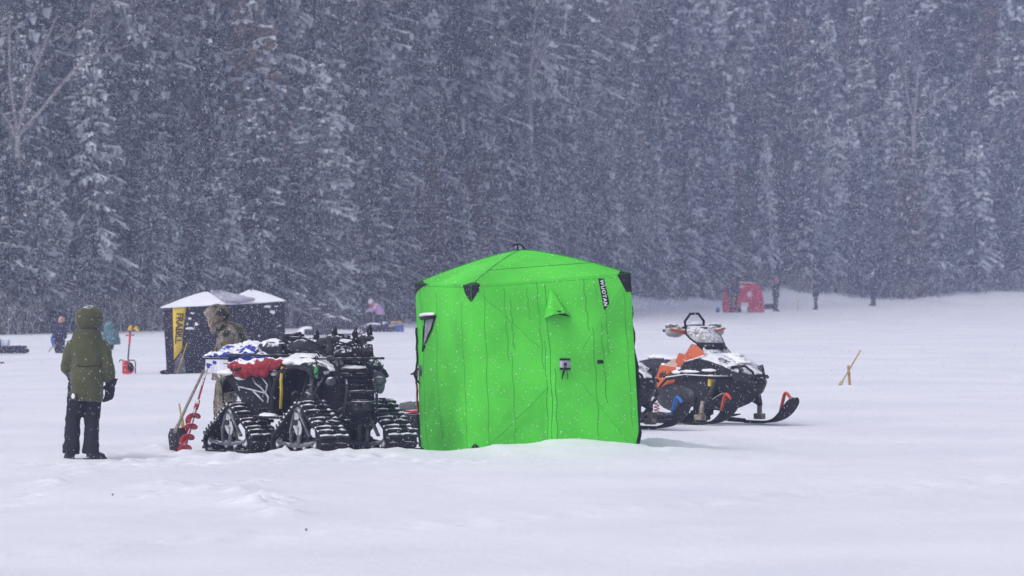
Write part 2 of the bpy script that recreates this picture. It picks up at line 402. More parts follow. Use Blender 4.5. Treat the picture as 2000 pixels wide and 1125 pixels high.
# ------------------------------------------------------------------ trees
def needle_mat(name, lo, hi):
    m = bpy.data.materials.new(name); m.use_nodes = True; nt = m.node_tree; N = nt.nodes; L = nt.links
    b = N['Principled BSDF']; b.inputs['Roughness'].default_value = .8; b.inputs['Specular IOR Level'].default_value = .2
    oi = N.new('ShaderNodeObjectInfo'); tc = N.new('ShaderNodeTexCoord')
    n = N.new('ShaderNodeTexNoise'); n.inputs['Scale'].default_value = 1.3; n.inputs['Detail'].default_value = 6; L.new(tc.outputs['Object'], n.inputs['Vector'])
    ad = N.new('ShaderNodeMath'); ad.operation = 'MULTIPLY_ADD'; ad.inputs[1].default_value = .45; L.new(oi.outputs['Random'], ad.inputs[0])
    sb = N.new('ShaderNodeMath'); sb.operation = 'SUBTRACT'; sb.inputs[1].default_value = .22; L.new(n.outputs['Fac'], sb.inputs[0]); L.new(sb.outputs[0], ad.inputs[2])
    r = N.new('ShaderNodeValToRGB'); e = r.color_ramp.elements
    e[0].position = .25; e[0].color = (*lo, 1); e[1].position = .75; e[1].color = (*hi, 1)
    L.new(ad.outputs[0], r.inputs['Fac']); L.new(r.outputs['Color'], b.inputs['Base Color'])
    return m
NEEDLE = needle_mat('needles', (.030, .040, .048), (.15, .18, .185))
FROST = needle_mat('frosted_needles', (.26, .29, .325), (.74, .78, .82))
TSNOW = mat('tree_snow', (.80, .81, .85), .85, var=.04)
BARK = mat('bark', (.07, .06, .055), .9, var=.4, scale=8)
PALE = mat('pale_bark', (.20, .185, .195), .85, var=.3, scale=5)
BROWN = needle_mat('brown_twigs', (.085, .062, .045), (.20, .155, .12))

def spruce_meshes(seed, H, Rb, frost, snow, gap=.0, brown=False, lean=0.0, thin=1.0):
    rg = np.random.RandomState(seed); vs = []; fs = []; mi = []
    def quad(a, b, c, d, m):
        o = len(vs); vs.extend([a, b, c, d]); fs.append((o, o + 1, o + 2, o + 3)); mi.append(m)
    z = .06 * H; up = np.array([0, 0, 1.0])
    while z < H * .985:
        t = z / H; Lr = Rb * (1 - t) ** .78 * (1.0 if t > .12 else .75) + .10
        nb = 5 + int(rg.rand() * 3)
        for k in range(nb):
            if rg.rand() < gap: continue
            az = rg.rand() * 6.283; L = Lr * (.62 + .5 * rg.rand()); d = np.array([math.cos(az), math.sin(az), 0]); sd = np.array([-d[1], d[0], 0])
            droop = (.10 + .30 * (1 - t)) * (.7 + .6 * rg.rand()); rise = .25 * t + .05
            nzv = float(vnoise(az * 1.1 + seed * 3.7, z * .9)) + .5 * float(vnoise(az * 2.3, z * 2.1 + seed))
            if nzv < -.27 and rg.rand() < .75: continue
            cl = min(1.9, max(.08, .85 + 2.6 * nzv)); fr = frost * cl * (.7 + .6 * rg.rand()); sn = snow * cl * (rg.rand() < .55) * (.5 + rg.rand())
            ns = max(4, int(L / .19)); zz = z + (rg.rand() - .5) * .25
            def P(s): return d * (L * s) + up * (zz + L * (rise * s - droop * s * s * 1.6 + .35 * droop * s ** 4)) 
            frost_top = rg.rand() < .72 * cl
            if frost_top and L > .35:      # frost and snow lying along the top of the bough
                s0 = .25 + .35 * rg.rand(); k2 = 4; hw = L * (.022 + .028 * rg.rand()) + .018; mt = 2 if rg.rand() < snow * 1.5 else 1
                for i in range(k2):
                    a0 = s0 + (1.0 - s0) * i / k2; a1 = s0 + (1.0 - s0) * (i + 1) / k2; w0 = hw * (1.15 - a0 * .6) * (.6 + .8 * rg.rand()); w1 = hw * (1.15 - a1 * .6) * (.6 + .8 * rg.rand())
                    A0, A1 = P(a0) + up * .04, P(a1) + up * .04
                    quad(A0 + sd * w0, A1 + sd * w1, A1 - sd * w1 - up * .02, A0 - sd * w0 - up * .02, mt)
                    if rg.rand() < .7: quad(A0 + sd * w0, A1 + sd * w1, A1 + sd * w1 * 1.3 - up * (.03 + .06 * rg.rand()), A0 + sd * w0 * 1.3 - up * (.03 + .05 * rg.rand()), 1)
                    if rg.rand() < .7: quad(A0 - sd * w0, A1 - sd * w1, A1 - sd * w1 * 1.3 - up * (.03 + .06 * rg.rand()), A0 - sd * w0 * 1.3 - up * (.03 + .05 * rg.rand()), 1)
            for i in range(ns):
                s0 = (i + .3) / ns; p = P(s0); tw = L * (1 - s0) * .42 + .16
                for sg in (-1, 1):
                    if rg.rand() < .10 * thin: continue
                    ang = .75 + .5 * (rg.rand() - .5); q = d * math.cos(ang) + sd * (sg * math.sin(ang)); l = tw * (.55 + .7 * rg.rand())
                    dn = -up * (l * (.18 + .40 * rg.rand())); w = .035 + .045 * rg.rand()
                    per = np.cross(q, up); per /= np.linalg.norm(per); jj = (rg.rand(3) - .5) * .06
                    a = p + jj; e = p + q * l + dn + jj; mm = p + q * (l * .5) + dn * .35 + jj; tilt = up * (w * (rg.rand() - .5) * 1.2)
                    mt = 1 if rg.rand() < fr * (.55 + .8 * s0) else 0
                    quad(a, mm + per * w + tilt, e, mm - per * w - tilt, mt)
                    # hanging twiglets
                    if rg.rand() < .6:
                        h = .10 + .20 * rg.rand(); x = .4 + .5 * rg.rand(); c = a + (e - a) * x; g = q * (.08 + .07 * rg.rand())
                        quad(c - g, c + g, c + g * .4 - up * h, c - g * .6 - up * h * .8, 1 if rg.rand() < fr * .45 else 0)
                    if rg.rand() < sn:
                        u2 = up * .03; quad(a + u2, mm + per * w * .8 + u2, a + (e - a) * .85 + u2, mm - per * w * .8 + u2, 2)
                        if rg.rand() < .5:
                            quad(mm + per * w + u2, mm - per * w + u2, mm - per * w * .7 + q * .1 - up * .06, mm + per * w * .7 + q * .1 - up * .06, 2)
        z += (.26 + .12 * rg.rand()) * (1 - .45 * t)
    vs = np.array(vs); vs[:, 0] += lean * vs[:, 2]
    me = bpy.data.meshes.new('crown'); me.from_pydata(vs.tolist(), [], fs)
    for m in ((BROWN, FROST, TSNOW) if brown else (NEEDLE, FROST, TSNOW)): me.materials.append(m)
    me.polygons.foreach_set('material_index', mi); me.update()
    tb = MB(); tb.tube([(0, 0, -1.0), (lean * H * .3, 0, H * .3), (lean * H * .7, 0, H * .7), (lean * H, 0, H)], [.016 * H + .03, .012 * H, .006 * H, .012], n=7)
    tm = bpy.data.meshes.new('trunk'); tm.from_pydata(tb.v, [], tb.f); tm.materials.append(BARK)
    return tm, me

def bare_meshes(seed, H, spread=.55, trunk_r=.13, levels=4, fork=None, dens=1.0, fb=.35):
    rg = random.Random(seed); tr = MB(); cr = MB()
    def grow(p, d, L, r, lv, mb):
        n = 4 if lv < 2 else 3; pts = [p]; q = V(p); dd = V(d)
        for i in range(n):
            dd = (dd + V((rg.uniform(-.16, .16), rg.uniform(-.16, .16), rg.uniform(-.04, .14)))).normalized()
            q = q + dd * (L / n); pts.append(V(q))
        rr = [r * (1 - .55 * i / n) for i in range(n + 1)]
        mb.tube(pts, rr, n=5 if lv < 2 else 3, cap=lv == 0)
        if lv >= levels: return
        kids = int((3 + lv) * dens) + (1 if lv > 1 else 0)
        for k in range(kids):
            i = rg.uniform(.35, 1.0) * n; a = pts[int(min(i, n - .01))]; b = pts[min(int(i) + 1, n)]; o = a.lerp(b, i - int(i))
            ax = V((rg.uniform(-1, 1), rg.uniform(-1, 1), rg.uniform(-.3, .3))).normalized()
            nd = (Quaternion(ax, rg.uniform(.5, 1.5) * spread) @ dd); nd.z += .12; nd.normalize()
            grow(o, nd, L * rg.uniform(.45, .72), max(r * .45, .012), lv + 1, cr)
    if fork:
        tr.tube([(0, 0, -1), (0, 0, H * fb)], [trunk_r * 1.3, trunk_r], n=7)
        for dx, dy, l in fork: grow(V((0, 0, H * fb)), V((dx, dy, 1)).normalized(), H * l, trunk_r * .75, 1, cr)
    else:
        grow(V((0, 0, -.6)), V((0, 0, 1)), H * .55, trunk_r, 0, tr)
    ms = []
    for nm, b in (('trunk', tr), ('crown', cr)):
        me = bpy.data.meshes.new(nm); me.from_pydata(b.v, [], b.f); me.materials.append(PALE); me.polygons.foreach_set('use_smooth', [True] * len(b.f)); ms.append(me)
    return ms

def plant(meshes, name, loc, rz, sc, label, cat, group=None):
    t = thing(name, loc, label, cat, rz, group); t.scale = (sc[0], sc[0], sc[1])
    for me, nm in zip(meshes, ('trunk', 'crown')):
        o = bpy.data.objects.new(nm, me); col.objects.link(o); o.parent = t
    return t

rf = random.Random(11)
SPR = [spruce_meshes(1, 10, 2.0, .42, .10), spruce_meshes(2, 12, 2.1, .50, .06), spruce_meshes(3, 9, 1.9, .58, .14),
       spruce_meshes(4, 14, 2.4, .40, .05, gap=.12), spruce_meshes(5, 7, 1.7, .50, .10), spruce_meshes(6, 11, 1.9, .35, .03)]
SPR_H = [10, 12, 9, 14, 7, 11]
SNOWY = [spruce_meshes(21, 12, 2.3, .70, .50), spruce_meshes(22, 10, 2.0, .65, .36, gap=.1)]
LARCH = [spruce_meshes(31, 9, 1.6, .25, .03, gap=.25, brown=True), spruce_meshes(32, 7, 1.7, .30, .05, gap=.3, brown=True)]
BARE = [bare_meshes(41, 11), bare_meshes(42, 10, .65, .12), bare_meshes(43, 8, .6, .10)]

def spot(px, u):                      # a place u metres into the wood along the line of sight px
    k = (px - 1000) / FPX; y = 250.0
    for _ in range(40): y += .5 * (float(shore(k * y)) + u - y)
    return k * y, y
placed = []
def free(x, y, r):
    return all((x - a) ** 2 + (y - b) ** 2 > (r + c) ** 2 for a, b, c in placed)
def put(meshes, H0, px, u, h, name, label, cat, group=None, wide=1.0, r=1.0, rz=None):
    x, y = spot(px, u); placed.append((x, y, r)); s = h / H0
    return plant(meshes, name, (x, y, hz(x, y) if u > 2.5 else gz(x, y) - .1), rf.uniform(0, 6.28) if rz is None else rz, (s * wide, s), label, cat, group)

# trees that can be told apart
put(SNOWY[0], 12, 620, 1.5, 10.2, 'spruce_tree', 'tall spruce with thick white snow shelves on its boughs, behind the black shelter', 'tree', wide=1.15, r=1.6)
put(SNOWY[1], 10, 500, 3.5, 9.8, 'spruce_tree', 'pale frosted spruce rising left of the snowiest tall spruce', 'tree', wide=1.15, r=1.5)
put(SPR[4], 7, 505, .6, 3.3, 'spruce_tree', 'small grey young spruce directly above the black shelter roof', 'tree', wide=1.2)
put(LARCH[0], 9, 840, 1.0, 7.2, 'larch_tree', 'brownish thin larch left of the green shelter peak', 'tree', wide=1.0)
put(LARCH[1], 7, 690, .5, 4.2, 'larch_tree', 'low brownish larch above the quad handlebars', 'tree', wide=1.1)
put(LARCH[0], 9, 1445, 1.2, 7.6, 'larch_tree', 'olive brown narrow conifer standing behind the red shelter', 'tree', wide=.9)
put(SNOWY[1], 10, 1495, 2.0, 9.4, 'spruce_tree', 'narrow spruce with ladder-like snowy boughs above the pink-hatted person', 'tree', wide=.62)
put(SNOWY[1], 10, 1415, 3.0, 10.0, 'spruce_tree', 'spruce with white snow clumps just left above the red shelter', 'tree', wide=.75)
put(SNOWY[1], 10, 1120, 3.0, 7.0, 'spruce_tree', 'frosted spruce behind the right half of the green shelter roof', 'tree', wide=1.0)
put(SNOWY[0], 12, 1590, 9.0, 16.0, 'spruce_tree', 'tall frosted spruce above the two dark standing people', 'tree', wide=.8)
def special_bare(seed, H, px, u, z0, fork, name, label, tr=.12, dens=1.0, rz=0.0, fb=.35):
    ms = bare_meshes(seed, H, .6, tr, 4, fork, dens, fb); x, y = spot(px, u); placed.append((x, y, .6))
    return plant(ms, name, (x, y, hz(x, y) - .1 + z0), rz, (1, 1), label, 'tree')
put(SPR[2], 9, 20, 2.0, 6.3, 'spruce_tree', 'mid-height frosted spruce below the bare branching tree at the far left', 'tree', wide=1.1)
put(SPR[4], 7, 75, 1.5, 5.4, 'spruce_tree', 'shorter spruce at the far left just above the dark blue person', 'tree', wide=1.1)
special_bare(51, 12, 35, 3.5, 0, [(.30, 0, .36), (-.25, .1, .34), (.85, -.1, .34), (-.8, 0, .3)], 'bare_tree', 'bare pale branching tree at the left end of the wood', .10, .6, fb=.5)
put(SPR[0], 10, 1035, 1.2, 7.5, 'spruce_tree', 'frosted spruce in front of the forked birch above the green shelter', 'tree')
special_bare(52, 18, 1034, 3.5, 0, [(-.07, 0, .30), (.45, 0, .22)], 'bare_tree', 'bare whitish forked birch high above the green shelter', .16, .4, fb=.6)
special_bare(53, 17, 1785, 4, 0, [(1.3, 0, .34), (-.3, 0, .28), (.2, .1, .3)], 'bare_tree', 'bare tree with one long arching pale limb on the right', .14, .5, fb=.62)
special_bare(54, 9, 1210, 2.0, 0, [(.25, 0, .5), (-.2, 0, .55), (.5, 0, .4)], 'bare_tree', 'bare snow-plastered tree with pale stems right of the green shelter peak', .20, .55)

lab = {'s': ('frost-dusted dark spruce in the crowded hazy hillside wood', 'spruces of the hazy wood'),
       'n': ('snowy pale spruce among the darker trees of the hazy wood', 'pale snowy spruces of the wood'),
       'l': ('brownish thin conifer among the spruces of the hazy wood', 'brown conifers of the wood'),
       'b': ('bare grey leafless tree among the spruces of the hazy wood', 'bare trees of the wood')}
count = 0; tries = 0
while count < 345 and tries < 30000:
    tries += 1; u = 1.0 + 34 * rf.random() ** 1.5; px = rf.uniform(-130, 2130) if count < 285 else rf.choice((rf.uniform(-900, -130), rf.uniform(2130, 2700))); x, y = spot(px, u)
    rad = .75 if u < 10 else 1.05
    if not free(x, y, rad): continue
    q = rf.random(); hmax = 6.0 + u * .42 + (2.5 if px > 1150 else 0); h = hmax * rf.uniform(.65, 1.25); count += 1
    if q < .70:
        i = rf.randrange(6); put(SPR[i], SPR_H[i], px, u, h, 'spruce_tree', lab['s'][0], 'tree', lab['s'][1], rf.uniform(.8, 1.15), rad)
    elif q < .82:
        i = rf.randrange(2); put(SNOWY[i], (12, 10)[i], px, u, h, 'spruce_tree', lab['n'][0], 'tree', lab['n'][1], rf.uniform(.75, 1.05), rad)
    elif q < .91:
        i = rf.randrange(2); put(LARCH[i], (9, 7)[i], px, u, h * .85, 'larch_tree', lab['l'][0], 'tree', lab['l'][1], rf.uniform(.8, 1.1), rad)
    else:
        i = rf.randrange(3); put(BARE[i], (11, 10, 8)[i], px, u, h * .95, 'bare_tree', lab['b'][0], 'tree', lab['b'][1], 1.0, rad)

# far wood above, one mass
def far_wood():
    rg = np.random.RandomState(77); tm, me = spruce_meshes(61, 12, 2.4, .45, .03, thin=2.0, gap=.35)
    n = len(me.vertices); co = np.empty(n * 3); me.vertices.foreach_get('co', co); co = co.reshape(-1, 3)
    q = np.array([p.vertices[:] for p in me.polygons]); mi = np.array([p.material_index for p in me.polygons])
    keep = rg.rand(len(q)) < .5; q = q[keep]; mi = mi[keep]
    C = []; F = []; MI = []; o = 0
    for k in range(90):
        px = rg.uniform(-250, 2250); u = rg.uniform(36, 70); x, y = spot(px, u); a = rg.rand() * 6.28; s = rg.uniform(.9, 1.5)
        c, sn = math.cos(a), math.sin(a); r = co * s; r = np.stack([r[:, 0] * c - r[:, 1] * sn + x, r[:, 0] * sn + r[:, 1] * c + y, r[:, 2] + hz(x, y)], -1)
        C.append(r); F.append(q + o); MI.append(mi); o += n
    C = np.concatenate(C); F = np.concatenate(F); MI = np.concatenate(MI)
    m2 = bpy.data.meshes.new('far_woods'); m2.vertices.add(len(C)); m2.vertices.foreach_set('co', C.ravel())
    m2.loops.add(F.size); m2.loops.foreach_set('vertex_index', F.ravel().astype(np.int32)); m2.polygons.add(len(F))
    m2.polygons.foreach_set('loop_start', np.arange(0, F.size, 4, dtype=np.int32)); m2.polygons.foreach_set('material_index', MI.astype(np.int32)); m2.update(); m2.validate()
    for m in (NEEDLE, FROST, TSNOW): m2.materials.append(m)
    ob = bpy.data.objects.new('far_woods', m2); col.objects.link(ob)
    tag(ob, 'far mass of spruces high up the hazy hillside', 'woods', kind='stuff')
far_wood()

# leafless brush along the shore
def brush():
    rg = random.Random(5); mb = MB()
    for k in range(900):
        px = rg.uniform(-60, 2060); u = rg.uniform(-1.2, 4.5); x, y = spot(px, u); z = (hz(x, y) if u > 2.5 else gz(x, y))
        for j in range(5):
            a = rg.uniform(0, 6.28); s = rg.uniform(.1, .55); h = rg.uniform(.5, 1.5)
            p = V((x + rg.uniform(-.4, .4), y + rg.uniform(-.4, .4), z - .05)); t = p + V((math.cos(a) * s, math.sin(a) * s, h)); m = p.lerp(t, .5) + V((rg.uniform(-.1, .1), 0, .05))
            mb.tube([p, m, t], [.016, .012, .004], n=3, cap=False, mi=0 if rg.random() < .6 else 1)
            for q in range(3):
                b = p.lerp(t, rg.uniform(.4, .95)); e = b + V((rg.uniform(-.35, .35), rg.uniform(-.35, .35), rg.uniform(.1, .4)))
                mb.tube([b, e], [.009, .004], n=3, cap=False, mi=0 if rg.random() < .6 else 1)
    o = mb.build('brush_undergrowth', [BROWN, FROST]); tag(o, 'leafless brown brush along the foot of the wood', 'brush', kind='stuff')
brush()

# ------------------------------------------------------------------ falling snow
def flakes():
    rg = np.random.RandomState(9); n0 = 800000
    d = np.where(rg.rand(n0) < .17, rg.uniform(46 ** 3, 100 ** 3, n0), rg.uniform(90 ** 3, 184 ** 3, n0)) ** (1 / 3.0)
    x = (rg.rand(n0) - .5) * .18 * d * 1.35; z = 2.085 + (rg.rand(n0) * (.0478 + .053) - .053) * d * 1.25 + 0.0
    sel = (z > .05); idx = np.where(sel)[0][:380000]; d = d[idx]; x = x[idx]; z = z[idx]; n = len(d)
    s = (.0031 + .0034 * rg.rand(n) ** 3) * np.interp(d, [46, 85, 110, 184], [1, 1, 1.2, 1.3])
    dirv = np.stack([.38 + .25 * rg.randn(n), .25 * rg.randn(n), -np.ones(n)], -1); dirv /= np.linalg.norm(dirv, axis=1)[:, None]
    r1 = rg.randn(n, 3); a = np.cross(dirv, r1); a /= np.linalg.norm(a, axis=1)[:, None]; b = np.cross(dirv, a)
    c = np.stack([x, d, z], -1); S = s[:, None]
    el = (1.0 + .8 * rg.rand(n))[:, None]
    P = np.stack([c + dirv * S * el, c - dirv * S * el, c + a * S * .8, c + (-.5 * a + .87 * b) * S * .8, c + (-.5 * a - .87 * b) * S * .8], 1).reshape(-1, 3)
    t = np.array([[0, 2, 3], [0, 3, 4], [0, 4, 2], [1, 3, 2], [1, 4, 3], [1, 2, 4]]); F = (np.arange(n)[:, None, None] * 5 + t[None]).reshape(-1, 3)
    me = bpy.data.meshes.new('falling_snow'); me.vertices.add(len(P)); me.vertices.foreach_set('co', P.ravel()); me.loops.add(F.size)
    me.loops.foreach_set('vertex_index', F.ravel().astype(np.int32)); me.polygons.add(len(F)); me.polygons.foreach_set('loop_start', np.arange(0, F.size, 3, dtype=np.int32))
    me.polygons.foreach_set('use_smooth', np.ones(len(F), bool)); me.update()
    m = bpy.data.materials.new('flake'); m.use_nodes = True; N = m.node_tree.nodes; L = m.node_tree.links
    df = N.new('ShaderNodeBsdfDiffuse'); df.inputs['Color'].default_value = (.95, .95, .96, 1); tl = N.new('ShaderNodeBsdfTranslucent'); tl.inputs['Color'].default_value = (.95, .95, .96, 1)
    mx = N.new('ShaderNodeMixShader'); L.new(df.outputs[0], mx.inputs[1]); L.new(tl.outputs[0], mx.inputs[2]); L.new(mx.outputs[0], N['Material Output'].inputs['Surface'])
    me.materials.append(m); o = bpy.data.objects.new('falling_snow', me); col.objects.link(o)
    tag(o, 'fine snow falling through the air over the lake', 'snowfall', kind='stuff')
flakes()

# ------------------------------------------------------------------ air, sky, sun, camera
def haze():
    mb = MB(); mb.box((0, 222, 58), (420, 516, 124)); m = bpy.data.materials.new('haze'); m.use_nodes = True; N = m.node_tree.nodes; L = m.node_tree.links
    N.remove(N['Principled BSDF']); pv = N.new('ShaderNodeVolumePrincipled'); pv.inputs['Color'].default_value = (.58, .66, 1.0, 1)
    pv.inputs['Density'].default_value = HAZE; pv.inputs['Anisotropy'].default_value = .0
    L.new(pv.outputs[0], N['Material Output'].inputs['Volume'])
    o = mb.build('haze', m); tag(o, 'thin cold haze of blown snow over the lake', 'haze', kind='stuff')
DENOISE = True; HAZE = .00078; EXPO = .09
haze()
SUN_EL, SUN_ROT = R(48), R(226)
w = bpy.data.worlds.new('World'); scene.world = w; w.use_nodes = True; N = w.node_tree.nodes; L = w.node_tree.links
sky = N.new('ShaderNodeTexSky'); sky.sky_type = 'NISHITA'; sky.sun_disc = False; sky.sun_elevation = SUN_EL; sky.sun_rotation = SUN_ROT
sky.dust_density = 4.0; sky.air_density = 1.0
hs = N.new('ShaderNodeHueSaturation'); hs.inputs['Saturation'].default_value = .28; L.new(sky.outputs[0], hs.inputs['Color'])
tn = N.new('ShaderNodeMix'); tn.data_type = 'RGBA'; tn.blend_type = 'MULTIPLY'; tn.inputs['Factor'].default_value = 1; tn.inputs['B'].default_value = (.985, .99, 1.075, 1)
L.new(hs.outputs[0], tn.inputs['A']); bg = N['Background']; L.new(tn.outputs['Result'], bg.inputs['Color']); bg.inputs['Strength'].default_value = .13
sl = bpy.data.lights.new('sun', 'SUN'); sl.energy = .75; sl.angle = R(34); sl.color = (1, .965, .93)
so = bpy.data.objects.new('sun', sl); col.objects.link(so)
sd = V((math.sin(SUN_ROT) * math.cos(SUN_EL), math.cos(SUN_ROT) * math.cos(SUN_EL), math.sin(SUN_EL)))
so.rotation_euler = (-sd).to_track_quat('-Z', 'Y').to_euler(); so.location = (0, 0, 60)
ca = bpy.data.cameras.new('camera'); co_ = bpy.data.objects.new('camera', ca); col.objects.link(co_); scene.camera = co_
ca.lens = 200; ca.sensor_width = 36; ca.clip_end = 2000; ca.clip_start = .5; scene.cycles.use_denoising = DENOISE; scene.cycles.denoising_prefilter = 'NONE'; scene.cycles.denoising_input_passes = 'RGB_ALBEDO_NORMAL'
co_.location = (0, 0, CAMZ); co_.rotation_euler = (R(90) - math.atan((562.5 - HOR) / FPX), 0, 0)
ca.dof.use_dof = True; ca.dof.focus_distance = 68; ca.dof.aperture_fstop = 5.6; ca.dof.aperture_blades = 9
vs_ = scene.view_settings; vs_.view_transform = 'Standard'; vs_.look = 'None'; vs_.gamma = 1; vs_.exposure = EXPO
scene.cycles.volume_bounces = 1; scene.cycles.max_bounces = 6; scene.cycles.diffuse_bounces = 3; scene.cycles.transparent_max_bounces = 6
# ================================================================== green pop-up shelter
GREEN = mat('green_fabric', (.088, .62, .045), .75, var=.15, scale=1.6, bump=.30, bscale=7, spec=.3, fleck=.045)
GREEN_D = mat('green_seam', (.02, .26, .018), .8)
def wall_S(c00, c10, c01, c11, n, bulge, hub=(.5, .5), seed=0):
    def S(u, v, e=0.0):
        p = c00 * (1 - u) * (1 - v) + c10 * u * (1 - v) + c01 * (1 - u) * v + c11 * u * v
        a = u / hub[0] if u < hub[0] else (1 - u) / (1 - hub[0]); b = v / hub[1] if v < hub[1] else (1 - v) / (1 - hub[1])
        a = max(a, 0); b = max(b, 0); mn = min(a, b)
        k = bulge * (mn ** .85) * .8 + bulge * .2 * math.sin(math.pi * min(a, 1) / 2) * math.sin(math.pi * min(b, 1) / 2)
        fold = -.030 * math.exp(-((u - .435) / .035) ** 2) * max(0, .62 - v) * 1.6 + .022 * math.exp(-((u - .49) / .03) ** 2) * max(0, .7 - v) if bulge > .12 else 0
        for (x0, y0, dx, dy) in (((0, 0, .8, .6), (0, 0, .6, .8), (0, 0, .93, .35), (1, 0, -.8, .6), (1, 0, -.5, .85), (1, 1, -.6, -.8), (0, 1, .85, -.5), (0, 1, .5, -.85)) if abs(bulge) > .04 else ()):
            a1 = (u - x0) * dx + (v - y0) * dy; b1 = (u - x0) * dy - (v - y0) * dx
            if 0 < a1 < .55: fold += .009 * math.exp(-(b1 / (.012 + .05 * a1)) ** 2) * math.sin(math.pi * a1 / .55)
        wr = fold + .016 * float(vnoise(u * 5 + seed, v * 3)) + .011 * float(vnoise(u * 14 + v * 3 + seed, v * 3)) + .012 * float(vnoise(u * 3 + v * 6, v * 2 + seed))
        return p + n * (k + wr * min(1, 8 * min(u, 1 - u) + .15) + e)
    return S
def grid_S(S, nu=44, nv=44): return [[S(j / nu, i / nv) for j in range(nu + 1)] for i in range(nv + 1)]

def green_tent():
    A, B, C = TENT_A.copy(), TENT_B.copy(), TENT_C.copy()
    dA, dB, dC = A.y, B.y, C.y
    At, Bt, Ct = W(920, 557, dA), W(1231, 534, dB), W(811, 553, dC)
    D = C + (B - A); Dt = Ct + (Bt - At) + V((0, 0, 0))
    root = thing('ice_shelter', (A + D) / 2, 'bright green pop-up ice fishing shelter with black corner patches', 'ice shelter')
    o = root.location.copy()
    A, B, C, D, At, Bt, Ct, Dt = [p - o for p in (A, B, C, D, At, Bt, Ct, Dt)]
    for p in (A, B, C, D): p.z -= .04
    hubp = (W(1015, 488, (dA + dC) / 2 + .2) - o); hubp.x, hubp.y = (At.x + Dt.x) / 2, (At.y + Dt.y) / 2
    ctr = (At + Dt) / 2
    def outn(p, q):
        n = (q - p).cross(V((0, 0, 1))).normalized(); m = (p + q) / 2
        return n if n.dot(V((m.x, m.y, 0)) - V((ctr.x, ctr.y, 0))) > 0 else -n
    walls = {}
    for key, (p, q, pt, qt, bl, hb) in {'front': (A, B, At, Bt, .13, (.56, .48)), 'left': (C, A, Ct, At, .05, (.5, .45)),
                                        'right': (B, D, Bt, Dt, .05, (.5, .5)), 'back': (D, C, Dt, Ct, .10, (.5, .5))}.items():
        S = wall_S(p, q, pt, qt, outn(p, q), bl, hb, len(walls) * 7.3); walls[key] = (S, outn(p, q))
        MB().sheet(grid_S(S, 60, 60)).build('fabric_wall', GREEN, root)
    F, nF = walls['front']; Lw, nL = walls['left']; Rw, nR = walls['right']
    # roof: bowed pyramid
    def roofS(u, v, e=0.0):
        p = At * (1 - u) * (1 - v) + Bt * u * (1 - v) + Ct * (1 - u) * v + Dt * u * v
        a, b = abs(2 * u - 1), abs(2 * v - 1); r = (max(a, b) ** 6 * .6 + (a ** 6 + b ** 6) ** (1.0) * .4) ** (1 / 6.0) if max(a, b) > 0 else 0
        r = min(1, max(a, b) * .85 + .15 * r); h = hubp.z - ctr.z
        w = .01 * float(vnoise(u * 6, v * 6, 3))
        return p + V((0, 0, h * (1 - r ** 1.38) + w * (1 - r) + e))
    MB().sheet([[roofS(j / 48, i / 48) for j in range(49)] for i in range(49)]).build('roof', GREEN, root)
    sm = MB()
    for i in (0, 1):
        for u0 in (0, 1): sm.tube([roofS(abs(u0 - t / 24 * .5), abs((0 if i == 0 else 1) - t / 24 * .5), .002) for t in range(25)], .005, n=4)
    sm.tube([roofS(.17 + .66 * t / 20, .17, .002) for t in range(21)], .004, n=4)
    for p, q in ((At, Bt), (Ct, At), (Bt, Dt)): pass
    sm.build('roof_seam', GREEN_D, root)
    # stitched seams and zips on the walls, drawn as thin cords that follow the cloth
    st = MB()
    def seam(S, pts, r=.0035, k=22, q=.75):
        st.tube([S(*[pts[0][i] + (pts[1][i] - pts[0][i]) * t / k + (.004 * math.sin(t * .9) if i == 0 else 0) for i in (0, 1)], .001) for t in range(k + 1)], r * q, n=4)
    for u, v0, v1, r in ((.075, .98, .02, .003), (.20, .97, .55, .003), (.23, .60, .05, .003), (.235, .9, .62, .004), (.34, .97, .78, .003), (.405, .99, .5, .0035),
                         (.43, .66, .03, .004), (.455, .97, .03, .005), (.485, .5, .02, .005), (.70, .99, .70, .004), (.735, .72, .08, .004), (.77, .98, .86, .003),
                         (.79, .74, .30, .004), (.82, .93, .56, .003), (.95, .9, .15, .003)):
        seam(F, ((u, v0), (u + .012, v1)), r)
    for a, b in (((.0, .0), (.45, .40)), ((1, 0), (.66, .40)), ((.02, .98), (.40, .62)), ((.98, .98), (.66, .60)), ((0, .985), (1, .985))): seam(F, (a, b), .0020)
    for u, v0, v1 in ((.40, .95, .1), (.85, .9, .02), (.12, .97, .03)): seam(Lw, ((u, v0), (u + .03, v1)), .003)
    seam(Lw, ((0, .985), (1, .985)), .003); st.build('seam', GREEN_D, root)
    # corner patches
    bp = MT['black_plain']
    def patch(S, poly, e=.006, name='corner_patch', m=None, nsub=5):
        mb = MB(); a, b, c, d = poly
        g = [[S(*((V((*a, 0)).lerp(V((*b, 0)), j / nsub)).lerp(V((*d, 0)).lerp(V((*c, 0)), j / nsub), i / nsub)).to_2d(), e) for j in range(nsub + 1)] for i in range(nsub + 1)]
        return mb.sheet(g).build(name, m or bp, root, solid=.004, offset=1)
    def corner(Sa, fa, Sb, fb, Sr, fr):
        mb = MB()
        for S, f in ((Sa, fa), (Sb, fb), (Sr, fr)):
            if S: mb.sheet([[S(*((V((*f[0], 0)).lerp(V((*f[1], 0)), j / 4)).lerp(V((*f[3], 0)).lerp(V((*f[2], 0)), j / 4), i / 4)).to_2d(), .006) for j in range(5)] for i in range(5)])
        mb.build('corner_patch', bp, root)
    corner(F, ((0, 1), (0, .905), (.045, .965), (.055, 1)), Lw, ((1, 1), (1, .90), (.90, .955), (.86, 1)), roofS, ((0, 0), (.06, 0), (.035, .03), (0, .12)))
